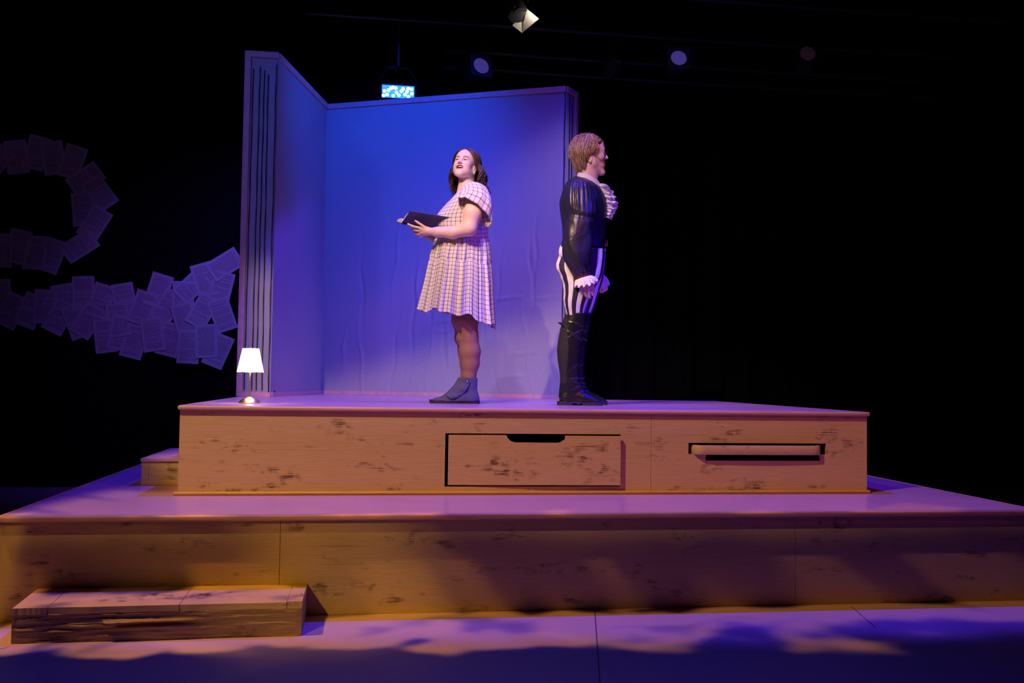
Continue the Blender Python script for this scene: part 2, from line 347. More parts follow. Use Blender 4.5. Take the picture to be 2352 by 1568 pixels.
# ------------------------------------------------------------------ signed-distance modelling in numpy
class Field:
    def __init__(s, lo, hi, h, zs=None):
        s.a = [np.arange(lo[i], hi[i]+h, h, dtype=np.float32) for i in range(3)]
        if zs is not None: s.a[2] = np.asarray(zs, np.float32)
        s.d = np.full([len(x) for x in s.a], 0.2, np.float32)
    def blk(s, lo, hi):
        sl = []
        for i in range(3):
            a = np.searchsorted(s.a[i], lo[i]); b = np.searchsorted(s.a[i], hi[i])
            sl.append(slice(max(a-1, 0), min(b+1, len(s.a[i]))))
        g = [s.a[0][sl[0]][:, None, None], s.a[1][sl[1]][None, :, None], s.a[2][sl[2]][None, None, :]]
        return tuple(sl), g
    def _mix(s, sl, v, k, sub):
        d = s.d[sl]; v = v.astype(np.float32)
        if v.shape != d.shape: v = np.broadcast_to(v, d.shape)
        if sub:
            v = -v
            if k > 0:
                h = np.maximum(k-np.abs(d-v), 0)/k; s.d[sl] = np.maximum(d, v)+h*h*k*.25
            else: s.d[sl] = np.maximum(d, v)
        else:
            if k > 0:
                h = np.maximum(k-np.abs(d-v), 0)/k; s.d[sl] = np.minimum(d, v)-h*h*k*.25
            else: s.d[sl] = np.minimum(d, v)
    def cap(s, a, b, ra, rb, k=.01, sub=False, fy=1.0):
        a = np.asarray(a, float); b = np.asarray(b, float); r = max(ra, rb)+max(k, .006)+.012
        lo = np.minimum(a, b)-r; hi = np.maximum(a, b)+r; sl, (X, Y, Z) = s.blk(lo, hi)
        if min(q.size for q in (X, Y, Z)) == 0: return
        ab = b-a; L = (ab**2).sum()+1e-12
        t = np.clip(((X-a[0])*ab[0]+(Y-a[1])*ab[1]+(Z-a[2])*ab[2])/L, 0, 1)
        d = np.sqrt((X-a[0]-t*ab[0])**2+((Y-a[1]-t*ab[1])/fy)**2+(Z-a[2]-t*ab[2])**2)-(ra+(rb-ra)*t)
        s._mix(sl, d, k, sub)
    def chain(s, pts, rad, k=.01, fy=1.0):
        for i in range(len(pts)-1): s.cap(pts[i], pts[i+1], rad[i], rad[i+1], k, fy=fy)
    def ell(s, c, r, k=.01, sub=False, R=None):
        c = np.asarray(c, float); r = np.broadcast_to(np.asarray(r, float), (3,)); m = r.max()+k+.012
        sl, (X, Y, Z) = s.blk(c-m, c+m)
        x, y, z = X-c[0], Y-c[1], Z-c[2]
        if R is not None:
            R = np.asarray(R, float); x, y, z = [R[0, i]*x+R[1, i]*y+R[2, i]*z for i in range(3)]
        k0 = np.sqrt((x/r[0])**2+(y/r[1])**2+(z/r[2])**2)+1e-6
        k1 = np.sqrt((x/r[0]**2)**2+(y/r[1]**2)**2+(z/r[2]**2)**2)+1e-6
        s._mix(sl, k0*(k0-1)/k1, k, sub)
    def stack(s, rows, k=.01, n=2.0, rz=.02):
        """rows: (z, cx, cy, rx, ry) bottom to top; superelliptic column"""
        rows = np.array(sorted(rows), float); z0, z1 = rows[0, 0], rows[-1, 0]
        m = max(rows[:, 3].max(), rows[:, 4].max())
        lo = (rows[:, 1].min()-m-.03, rows[:, 2].min()-m-.03, z0-.04); hi = (rows[:, 1].max()+m+.03, rows[:, 2].max()+m+.03, z1+.04)
        sl, (X, Y, Z) = s.blk(lo, hi); z = np.clip(Z, z0, z1)
        cx, cy, rx, ry = [np.interp(z, rows[:, 0], rows[:, i]) for i in range(1, 5)]
        q = (np.abs((X-cx)/rx)**n+np.abs((Y-cy)/ry)**n)**(1/n)
        d = (q-1)*np.minimum(rx, ry)
        dz = np.maximum(z0-Z, Z-z1)
        s._mix(sl, np.maximum(d, dz) if k == 0 else np.maximum(d, dz), k, False)
    def mesh(s):
        d = s.d; ins = d < 0
        nx, ny, nz = d.shape
        cor = [(i, j, k) for i in (0, 1) for j in (0, 1) for k in (0, 1)]
        anyi = np.zeros((nx-1, ny-1, nz-1), bool); alli = np.ones((nx-1, ny-1, nz-1), bool)
        for (i, j, k) in cor:
            q = ins[i:nx-1+i, j:ny-1+j, k:nz-1+k]; anyi |= q; alli &= q
        act = anyi & ~alli; ci = np.argwhere(act)
        idx = np.full(act.shape, -1, np.int32); idx[act] = np.arange(len(ci))
        D = np.stack([d[ci[:, 0]+i, ci[:, 1]+j, ci[:, 2]+k] for (i, j, k) in cor], 1)
        acc = np.zeros((len(ci), 3)); cnt = np.zeros(len(ci))
        C = np.array(cor, float)
        for a in range(8):
            for b in range(a+1, 8):
                if np.abs(C[a]-C[b]).sum() != 1: continue
                m = (D[:, a] < 0) != (D[:, b] < 0)
                t = np.where(m, D[:, a]/np.where(m, D[:, a]-D[:, b], 1), 0)
                acc += np.where(m[:, None], C[a]+(C[b]-C[a])*t[:, None], 0); cnt += m
        loc = acc/cnt[:, None]
        V = np.stack([s.a[i][ci[:, i]]+loc[:, i]*(s.a[i][ci[:, i]+1]-s.a[i][ci[:, i]]) for i in range(3)], 1).astype(float)
        Fs = []
        for ax in range(3):
            A = [slice(None)]*3; B = [slice(None)]*3; A[ax] = slice(0, -1); B[ax] = slice(1, None)
            ch = ins[tuple(A)] != ins[tuple(B)]
            o1, o2 = [q for q in range(3) if q != ax]
            e = np.argwhere(ch); ok = (e[:, o1] > 0) & (e[:, o2] > 0) & (e[:, o1] < d.shape[o1]-1) & (e[:, o2] < d.shape[o2]-1)
            e = e[ok]; fl = ins[tuple(e.T)]
            def gi(a, b):
                q = e.copy(); q[:, o1] -= a; q[:, o2] -= b; return idx[tuple(q.T)]
            q = np.stack([gi(1, 1), gi(0, 1), gi(0, 0), gi(1, 0)], 1)
            if ax == 1: fl = ~fl
            q[~fl] = q[~fl][:, ::-1]; Fs.append(q)
        Fc = np.concatenate(Fs); Fc = Fc[(Fc >= 0).all(1)]
        return V, Fc

def smooth_mesh(V, F, it=1, lam=.5):
    for _ in range(it):
        acc = np.zeros_like(V); cnt = np.zeros(len(V))
        for i in range(4):
            a = F[:, i]; b = F[:, (i+1) % 4]
            np.add.at(acc, a, V[b]); np.add.at(cnt, a, 1); np.add.at(acc, b, V[a]); np.add.at(cnt, b, 1)
        V = V+lam*(acc/np.maximum(cnt, 1)[:, None]-V)
    return V

class Xf:
    """local frame -> world"""
    def __init__(s, o, fwd, pitch=0, roll=0, sc=1.0):
        f = np.array(fwd, float); f /= np.linalg.norm(f); z = np.array([0, 0, 1.]); y = np.cross(z, f)
        cp, sp = math.cos(pitch), math.sin(pitch)
        f2 = cp*f+sp*z; z2 = np.cross(f2, y)
        cr, sr = math.cos(roll), math.sin(roll); y2 = cr*y+sr*z2; z3 = np.cross(f2, y2)
        s.R = np.stack([f2, y2, z3], 1); s.o = np.array(o, float); s.s = sc
    def p(s, q): return s.o+s.s*(np.asarray(q, float) @ s.R.T)
    def inv(s, P): return ((np.asarray(P, float)-s.o) @ s.R)/s.s

def lowface(c, st):
    c = list(c)
    if c[2] < -.03 and abs(c[1]) < .0735: c[2] = -.03+(c[2]+.03)*st
    return c
def build_head(F, T, ear_z=-.018, male=False, mouth=1.0, st=1.0, mw=1.0, lid=.0046, ear_x=0.0, lipx=0.0):
    S = T.s
    def E(c, r, k, sub=False, R=None):
        F.ell(T.p(lowface(c, st)), np.array(r)*S, k*S, sub, T.R if R is None else T.R @ np.asarray(R))
    def Cc(a, b, ra, rb, k, sub=False): F.cap(T.p(lowface(a, st)), T.p(lowface(b, st)), ra*S, rb*S, k*S, sub)
    jw = .052 if male else .047
    E((-.014, 0, .042), (.098, .076, .090), .0)
    E((.030, 0, .030), (.066, .064, .075), .03)
    E((.038, 0, -.022), (.050, .054, .066), .03)
    for y in (-1, 1):
        Cc((.005, y*jw, -.055), (.070, y*.014, -.098), .016, .015, .03)
        Cc((-.005, y*(jw+.008), -.015), (.008, y*jw, -.058), .016, .016, .025)
        E((.060, y*.036, -.022), (.024, .021, .020), .025)
    E((.074, 0, -.098), (.019 if male else .016, .020, .015), .02)
    E((.062, 0, -.060), (.033, .032, .030), .02)
    Cc((.077, -.030, .026), (.077, .030, .026), .013, .013, .018)
    for y in (-1, 1): E((.098, y*.031, .006), (.019, .019, .013), .012, True)
    Cc((.084, 0, .020), (.103, 0, -.014), .0075, .0085, .014)
    E((.1045, 0, -.020), (.012, .010, .0095), .007)
    for y in (-1, 1):
        E((.0955, y*.0115, -.024), (.0105, .0075, .0075), .005)
        E((.101, y*.0065, -.032), (.005, .0032, .0045), .002, True)
        # eyelids around the ball
        E((.0745, y*.031, .007), (.0165, .0175, .0145), .003); E((.077, y*.031, .0125), (.0155, .0175, .0085), .003)
        E((.092, y*.031, .0055), (.016, .0130, lid), .002, True)
    if not male:
        for y in (-1, 1): E((.040, y*.036, -.055), (.032, .024, .032), .025)
        E((.058, 0, -.078), (.030, .034, .026), .02)
    else:
        E((.110, 0, -.019), (.011, .0085, .008), .006)
        Cc((.086, 0, .024), (.108, 0, -.012), .0065, .0075, .008)
    # lips
    E((.081+lipx, 0, -.050+.0065*mouth), (.0150, .023*mw, .0075), .005)
    E((.080+lipx, 0, -.052-.0085*mouth), (.0140, .020*mw, .0070), .005)
    E((.098, 0, -.051-.002*mouth), (.028, .0185*mw, .002+.0075*mouth), .003, True)
    for y in (-1, 1):
        E((-.008+ear_x, y*.0745, ear_z), (.0175, .0085, .031), .006)
        E((-.003+ear_x, y*.081, ear_z+.004), (.009, .006, .018), .003, True)
        E((-.006+ear_x, y*.078, ear_z-.027), (.009, .007, .009), .005)

def head_colors(V, T, skin, lip=(.55, .16, .15), brow=(.10, .05, .035), brow_y=.0, mouth=1.0, blush=(.75, .35, .30), st=1.0, mw=1.0, lid=.0068):
    q = T.inv(V); lowm = q[:, 2] < -.03; q[lowm, 2] = -.03+(q[lowm, 2]+.03)/st; C = np.tile(np.array(skin, float), (len(V), 1))
    near = (np.abs(q[:, 0]) < .14) & (np.abs(q[:, 1]) < .11) & (np.abs(q[:, 2]) < .15)
    def blend(m, c):
        m = np.clip(m, 0, 1)*near; C[:] = C*(1-m[:, None])+np.array(c)*m[:, None]
    front = q[:, 0] > .05
    for y in (-1, 1):
        r = np.sqrt(((q[:, 1]-y*.040)/.022)**2+((q[:, 2]+.020)/.018)**2); blend((1-r)*.35*front, blush)
        # eyebrow arc
        t = (q[:, 1]*y-.031)/.021
        zc = .0255+.0035*(1-t**2)+.002*t*0
        th = .0052*np.clip(1-t**2*.75, 0.1, 1)
        m = (np.abs(t) < 1)*front*np.clip((th-np.abs(q[:, 2]-zc))/.0015+.3, 0, 1); blend(m*.9, brow)
        # lash line
        r = np.sqrt(((q[:, 1]-y*.031)/.0155)**2+((q[:, 2]-.0065)/lid)**2)
        m = np.clip((1.0-r)*5, 0, 1)*front*(q[:, 2] > .004); blend(m*.75, (.06, .03, .03))
    cz = -.052-.002*mouth
    r = np.sqrt((q[:, 1]/(.0238*mw))**2+((q[:, 2]-cz)/(.0055+.0105*mouth))**2)
    blend(np.clip((1.0-r)*7, 0, 1)*(q[:, 0] > .07), lip)
    ri = np.sqrt((q[:, 1]/(.0185*mw))**2+((q[:, 2]-cz)/(.002+.0075*mouth))**2)
    blend(np.clip((1.02-ri)*6, 0, 1)*(q[:, 0] > .04)*(q[:, 0] < .0865), (.05, .008, .01))
    for y in (-1, 1):
        r = np.sqrt(((q[:, 0]-.101)/.006)**2+((q[:, 1]-y*.0065)/.004)**2+((q[:, 2]+.031)/.005)**2); blend(np.clip((1.1-r)*3, 0, 1)*.7, (.15, .04, .035))
    return C

def eyes(T, parent, gaze=(1, 0, 0), iris=(.10, .06, .04)):
    out = []
    g = np.array(gaze, float); g /= np.linalg.norm(g)
    for y in (-1, 1):
        c = np.array([.0765, y*.031, .0065]); b = MB(); r = .0122
        L = []; cols = []
        # sphere around gaze axis
        a = np.cross(g, [0, 0, 1.]); a /= np.linalg.norm(a); bb = np.cross(a, g)
        ths = np.linspace(0.03, np.pi-.03, 20); m = 20; an = np.linspace(0, 2*np.pi, m, endpoint=False)
        for th in ths:
            rr = r*(1.03 if th < .35 else 1)
            L.append(T.p(c+rr*(np.cos(th)*g+np.sin(th)*(np.cos(an)[:, None]*a+np.sin(an)[:, None]*bb))))
            cc = (.01, .01, .01) if th < .25 else (iris if th < .60 else (.75, .72, .72)); cols += [cc]*m
        b.loft(L, cap0=True, cap1=True, col=np.array(cols))
        out.append(b.build('eye', M_EYE, parent))
    return out

def teeth(T, parent, mouth=1.0, st=1.0, mw=1.0):
    b = MB(); z1 = -.03+(.03-.052-.002*mouth)*st+.0075*mouth+.003 if st != 1 else -.052-.002*mouth+.0075*mouth+.003; zt = z1-.0085
    for i in range(-4, 5):
        an = i*.19; x = .058+.0235*math.cos(an); y = .0265*mw*math.sin(an)
        ring = []
        w2 = .0029
        tx, ty = -math.sin(an)*w2, math.cos(an)*w2; nx, ny = math.cos(an)*.0022, math.sin(an)*.0022
        for z in (z1, zt+.001, zt):
            k = 1 if z > zt+.0005 else .8
            ring.append([T.p((x+tx*k+nx, y+ty*k+ny, z)), T.p((x-tx*k+nx, y-ty*k+ny, z)), T.p((x-tx*k-nx, y-ty*k-ny, z)), T.p((x+tx*k-nx, y+ty*k-ny, z))])
        b.loft(ring, cap0=True, cap1=True)
    return b.build('teeth', M_TEETH, parent)

M_EYE = mat('eyeball', (1, 1, 1), .12, vcol=True)
M_TEETH = mat('teeth', (.85, .82, .76), .25)
M_SKIN = mat('skin', (1, 1, 1), .48, vcol=True, spec=.4, bump=.0004, bscale=(160, 160, 160))
M_SKIN.node_tree.nodes['Principled BSDF'].inputs['Subsurface Weight'].default_value = .12
M_SKIN.node_tree.nodes['Principled BSDF'].inputs['Subsurface Radius'].default_value = (.02, .008, .004)
# ================================================================== SETTING
b = MB(); b.box((-9, -3, -.1), (9, 11, 0)); floor = struct(b.build('floor', M_FLOOR))
M_SEAM = mat('dark board joint', (.06, .035, .03), .8)
b = MB()
for (p0, p1) in (((1366, 1400), (1380, 1600)), ((1955, 1392), (2010, 1440)), ((0, 1490), (20, 1486))):
    A, B = PZ(*p0, 0)[:2], PZ(*p1, 0)[:2]; d = (B-A)/np.linalg.norm(B-A); n = np.array([-d[1], d[0]])*.0022
    b.prism([A-n, B-n, B+n, A+n], .0002, .0008)
b.build("board_joint", M_SEAM, floor, local=True)["kind"]="structure"
b = MB(); b.box((-9, 9.80, 0), (9, 9.95, 6.5)); struct(b.build('wall_back', M_BLACK))
b = MB(); b.box((-7.2, -3, 0), (-7.05, 9.8, 6.5)); struct(b.build('wall_left', M_BLACK))
b = MB(); b.box((8.05, -3, 0), (8.2, 9.8, 6.5)); struct(b.build('wall_right', M_BLACK))
b = MB(); b.box((-7.2, -3, 6.8), (8.2, 9.95, 6.9)); struct(b.build('ceiling', M_BLACK))
def curtain(x0, x1, y, label, ph):
    b = MB(); n = int((x1-x0)/.02); x = np.linspace(x0, x1, n)
    f = .05*np.sin(x*17+ph)+.02*np.sin(x*41+ph*2)
    R = []
    for z in (0.01, 1.5, 3, 4.5, 6.4): R.append(np.stack([x, y+f*(1.1-.05*z)+.01*z*np.sin(x*5), np.full(n, z)], 1))
    back = [r[::-1]+np.array([0, .012, 0]) for r in R]
    R = [np.concatenate([a, c]) for a, c in zip(R, back)]
    b.loft(R, cap0=True, cap1=True); o = b.build('stage_curtain', M_BLACK); tag(o, label, 'curtain')
curtain(2.3, 4.9, 9.66, 'black pleated masking curtain hanging right of the open book backdrop', 0)
curtain(5.0, 7.9, 9.62, 'black masking curtain leg at the far right of the stage', 1.3)

# ================================================================== LOWER PLATFORM
def face_with_holes(b, x0, x1, z0, z1, y0, y1, holes):
    xs = sorted({x0, x1, *[h[0] for h in holes], *[h[1] for h in holes]}); zs = sorted({z0, z1, *[h[2] for h in holes], *[h[3] for h in holes]})
    xs = [x for x in xs if x0 <= x <= x1]; zs = [z for z in zs if z0 <= z <= z1]
    for i in range(len(xs)-1):
        k0 = None
        for j in range(len(zs)-1):
            cx, cz = (xs[i]+xs[i+1])/2, (zs[j]+zs[j+1])/2
            inh = any(h[0] < cx < h[1] and h[2] < cz < h[3] for h in holes)
            if not inh: b.box((xs[i], y0, zs[j]), (xs[i+1], y1, zs[j+1]))
T = .018
low = empty('stage_platform', ((XL0+XL1)/2, YL, 0), 'wide lower stage platform painted tan like a drawer unit, on the floor', 'platform')
topz = ZL-.024
b = MB(); b.box((XL0+.012, YL+.012, topz), (XL1-.012, 9.3, ZL)); b.build('top_board', M_TOP, low, smooth=False)
xs = [XL0, PY(641, 1300, YL)[0], PY(1831, 1300, YL)[0], XL1]
for i in range(3):
    b = MB(); b.box((xs[i]+(.0012 if i else 0), YL+.02, 0.001), (xs[i+1]-(.0012 if i < 2 else 0), YL+.038, topz)); b.build('front_panel', M_WOOD, low, smooth=False)
for x in (XL0, XL1-T): b = MB(); b.box((x, YL+.04, .001), (x+T, 9.3, topz)); b.build('side_panel', M_WOOD, low, smooth=False)
b = MB(); b.box((XL0-.012, YL-.012, topz-.004), (XL1+.012, YL+.016, ZL+.0005), .009, seg=3); b.build('edge_moulding', M_EDGE, low)
for x in (XL0-.012, XL1-.016): b = MB(); b.box((x, YL+.016, topz-.004), (x+.028, 9.3, ZL+.0005), .009, seg=3); b.build('edge_moulding', M_EDGE, low)

# ================================================================== UPPER PLATFORM
up = empty('stage_platform', ((XU0+XU1)/2, YU, ZL), 'upper stage platform with a drawer front and slot handle, both performers stand on it', 'platform')
topz = ZU-.022
jog = 1.74
b = MB(); b.prism([(XU0+.012, YU+.012), (XU1-.012, YU+.012), (XU1-.012, YUB), (jog, YUB), (jog, 9.3), (XU0+.012, 9.3)], topz, ZU); b.build('top_board', M_TOP, up, smooth=False)
yf = YU+.02
def X(px, py=1060): return float(PY(px, py, yf)[0])
def Z(py, px): return float(PY(px, py, yf)[2])
hd = (X(1022), X(1431), Z(1117, 1230), Z(996, 1230))
h1 = (X(1581), X(1898), Z(1043, 1740), Z(1017.5, 1740)); h2 = (X(1621), X(1884), Z(1058, 1740), Z(1043, 1740))
seam = X(1495)
hd = (hd[0], X(1425), hd[2], hd[3])
b = MB(); face_with_holes(b, XU0, seam-.001, ZL+.001, topz, yf, yf+T, [hd]); b.build('front_panel', M_WOOD, up, smooth=False)
b = MB(); face_with_holes(b, seam+.001, XU1, ZL+.001, topz, yf, yf+T, [h1, (h2[0], h2[1], h2[2], h2[3]+.0001)]); b.build('front_panel', M_WOOD, up, smooth=False)
b = MB(); b.box((XU0, yf+T, ZL+.001), (XU0+T, 9.3, topz)); b.build('side_panel', M_WOOD, up, smooth=False)
b = MB(); b.box((XU1-T, yf+T, ZL+.001), (XU1, YUB, topz)); b.build('side_panel', M_WOOD, up, smooth=False)
b = MB(); b.box((hd[0]-.05, yf+.45, ZL+.002), (h1[1]+.05, yf+.46, topz-.001)); b.build('dark_backing', M_INSIDE, up, smooth=False)  # unseen panel added behind the openings, its dark colour stands for shade
b = MB(); b.box((XU0-.010, YU-.006, topz-.003), (XU1+.010, YU+.022, ZU+.0005), .010, seg=3); b.build('edge_moulding', M_EDGE, up)
b = MB(); b.box((XU0-.010, YU+.022, topz-.003), (XU0+.018, 9.3, ZU+.0005), .010, seg=3); b.build('edge_moulding', M_EDGE, up)
b = MB(); b.box((XU1-.018, YU+.022, topz-.003), (XU1+.010, YUB, ZU+.0005), .010, seg=3); b.build('edge_moulding', M_EDGE, up)
b = MB(); b.box((XU0-.022, YU-.006, ZL+.0005), (XU1+.012, YU+.021, ZL+.019), .008, seg=3); b.build('base_moulding', M_EDGE_BASE, up)

# drawer front, swung a little out of square: flush on the left, proud on the right
zl, zh = Z(1113, 1230), Z(999.5, 1230)
xa, xb = X(1029.5), X(1422)
prl, prr = .002, .034
nl, nr = X(1162), X(1297)
zn = Z(1016, 1230)
poly = [(xa, zl), (xb, zl), (xb, zh), (nr, zh), (nr-.004, zh-(zh-zn)*.55), (nr-.028, zh-(zh-zn)*.93), (nr-.045, zn),
        (nl+.055, zn), (nl+.03, zh-(zh-zn)*.85), (nl+.008, zh-(zh-zn)*.45), (nl, zh), (xa, zh)]
def ydr(x, back): return yf-(prl+(prr-prl)*(x-xa)/(xb-xa))+back
V = [(x, ydr(x, 0), z) for x, z in poly]+[(x, ydr(x, T), z) for x, z in poly]; n = len(poly)
b = MB(); b.add(V, [list(range(n))[::-1], list(range(n, 2*n))]+[[i, (i+1) % n, n+(i+1) % n, n+i] for i in range(n)])
dr = b.build('drawer', M_WOOD, up, smooth=False); dr['label'] = 'drawer front with a cut-out finger notch, pulled askew'
for x in (xa+.03, xb-.05): b = MB(); b.box((x, ydr(x, T)+.001, zl+.01), (x+T, yf+.4, zh-.06)); b.build('drawer_side', M_WOOD, dr, smooth=False)

# bowed handle in the slot
hx0, hx1 = X(1590), X(1885); hz0, hz1 = Z(1043.5, 1740), Z(1022, 1740)
tt = np.linspace(0, 1, 40); path = []
for t in tt:
    x = hx0+(hx1-hx0)*t; e = min(t, 1-t)*(hx1-hx0)
    yy = yf-.028+ (0 if e > .045 else (.045-math.sqrt(max(.045**2-(.045-e)**2, 0)))*2.3)
    path.append((x, yy-.006*math.sin(math.pi*t)))
path = [(path[0][0]+.002, yf+.09)]+path+[(path[-1][0]-.002, yf+.09)]
path = np.array(path); R = []
for i in range(len(path)):
    d = path[min(i+1, len(path)-1)]-path[max(i-1, 0)]; d /= np.linalg.norm(d); nn = np.array([-d[1], d[0]])
    w_, q = .011, .004
    pts = [(-w_, hz0+q), (-w_+q, hz0), (w_-q, hz0), (w_, hz0+q), (w_, hz1-q), (w_-q, hz1), (-w_+q, hz1), (-w_, hz1-q)]
    R.append([(path[i][0]+nn[0]*a, path[i][1]+nn[1]*a, z) for a, z in pts])
b = MB(); b.loft(R, cap0=True, cap1=True); hh = b.build('handle', M_WOOD, up, angle=50); hh['label'] = 'bowed wooden pull handle in a slot'

# ================================================================== STEP BESIDE THE UPPER PLATFORM
A = PZ(324, 1115, ZL); zt = PY(326, 1052, A[1])[2]; Bk = PZ(385, 1028.5, zt)
x0, y0, y1 = float(A[0]), float(A[1]), float(Bk[1]); x1 = XU0-.012; print('small step', x0, y0, y1, zt)
st = empty('step_box', ((x0+x1)/2, y0, ZL), 'small wooden step box against the left end of the upper platform', 'step')
b = MB(); b.box((x0-.006, y0-.008, zt-.02), (x1, y1, zt), .003); b.build('tread', M_TOP, st)
b = MB(); b.box((x0, y0, ZL+.032), (x0+.04, y0+T, zt-.02)); b.build('front_panel', M_WOOD, st, smooth=False)
b = MB(); b.box((x0+.0415, y0, ZL+.032), (x1, y0+T, zt-.02)); b.build('front_panel', M_WOOD, st, smooth=False)
b = MB(); b.box((x0, y0+T+.001, ZL+.001), (x0+T, y1-.01, zt-.02)); b.build('side_panel', M_WOOD, st, smooth=False)
b = MB(); b.box((x0-.002, y0-.002, ZL+.001), (x1, y0+T, ZL+.0315), .002); b.build('base_moulding', M_EDGE_BASE, st)

# ================================================================== ROUGH WOODEN STEP ON THE FLOOR
A = PZ(25, 1479, 0); B = PZ(692, 1460, 0); zt = float(PY(692, 1382, B[1])[2]); Bb = PZ(710, 1329, zt); Ab = PZ(100, 1343, zt)
print('front step', A, B, zt, Bb, Ab)
st = empty('wooden_step', ((A[0]+B[0])/2, A[1], 0), 'rough splintered wooden step on the floor against the lower platform, left', 'step')
fa, fb = A[:2].copy(), B[:2].copy(); ba = np.array([Ab[0], min(Ab[1], YL+.018)]); bb_ = np.array([Bb[0], min(Bb[1], YL+.018)])
NX, NZ = 220, 44
gx, gz = np.meshgrid(np.linspace(0, 1, NX), np.linspace(0, 1, NZ), indexing='ij')
Lx = np.linalg.norm(fb-fa); dirx = (fb-fa)/Lx; nrm = np.array([dirx[1], -dirx[0]])
U = gx*Lx; W = gz*(zt-.028)
rough = (fbm(U*5, W*90, 4)-.5)*.016+(fbm(U*1.6+3, W*30+9, 3)-.5)*.05*np.clip(fbm(U*2.2+8, W*4, 2)*2.6-1.0, 0, 1)
sp = np.exp(-((gz-.66-.07*gx)/.035)**2)*np.clip((gx-.30)/.02, 0, 1)*np.clip((.72-gx)/.35, 0, 1)*.022      # long splinter
gap = -np.exp(-((gz-.52-.07*gx)/.05)**2)*np.clip((gx-.33)/.03, 0, 1)*np.clip((.70-gx)/.2, 0, 1)*.014
chew = -np.clip(fbm(U*9+2, W*22, 3)-.5, 0, 1)*.05*np.clip(gz*6-4.9, 0, 1)*np.clip((.62-gx)*4, 0, 1)
chew2 = -np.clip(fbm(U*7+5, W*16+4, 3)-.42, 0, 1)*.05*np.clip(1-np.abs(gx-.18)/.2, 0, 1)
disp = rough+sp+gap+chew+chew2
edge = np.clip(np.minimum(gx, 1-gx)*40, 0, 1); disp = disp*edge
P = np.stack([fa[0]+dirx[0]*U+nrm[0]*disp, fa[1]+dirx[1]*U+nrm[1]*disp, .001+W], 2)
R = [np.concatenate([P[i], np.stack([P[i, ::-1, 0]-nrm[0]*(.03+disp[i, ::-1]), P[i, ::-1, 1]-nrm[1]*(.03+disp[i, ::-1]), P[i, ::-1, 2]], 1)]) for i in range(NX)]
b = MB(); b.loft(R, cap0=True, cap1=True); b.build('front_board', M_WOOD_DARK, st, angle=55)
def lerp(a, c, t): return a+(c-a)*t
cuts = [0, .115, .565, .945, 1]
for i in range(4):
    t0, t1 = cuts[i]+(.0012 if i else 0), cuts[i+1]-(.0012 if i < 3 else 0)
    zz = .003 if i == 3 else 0
    n = 12; fr = [lerp(fa, fb, lerp(t0, t1, k/n))-nrm*(-.004+.010*float(fbm(k*1.7+i*9, 3.3, 2)) if i < 3 else .0) for k in range(n+1)]
    poly = [*fr, lerp(ba, bb_, t1), lerp(ba, bb_, t0)]
    b = MB(); b.prism([tuple(p) for p in poly], zt-.027, zt+zz); b.build('tread_plank', M_WOOD, st, smooth=False)
for (p, q, s) in ((fa, ba, 1), (fb, bb_, -1)):
    d = np.array([1, 0])*.02*s
    b = MB(); p2 = p-nrm*.031
    b.prism([tuple(p2), tuple(q), tuple(q+d), tuple(p2+d)][::s], .001, zt-.027); b.build('side_board', M_WOOD_DARK, st, smooth=False)

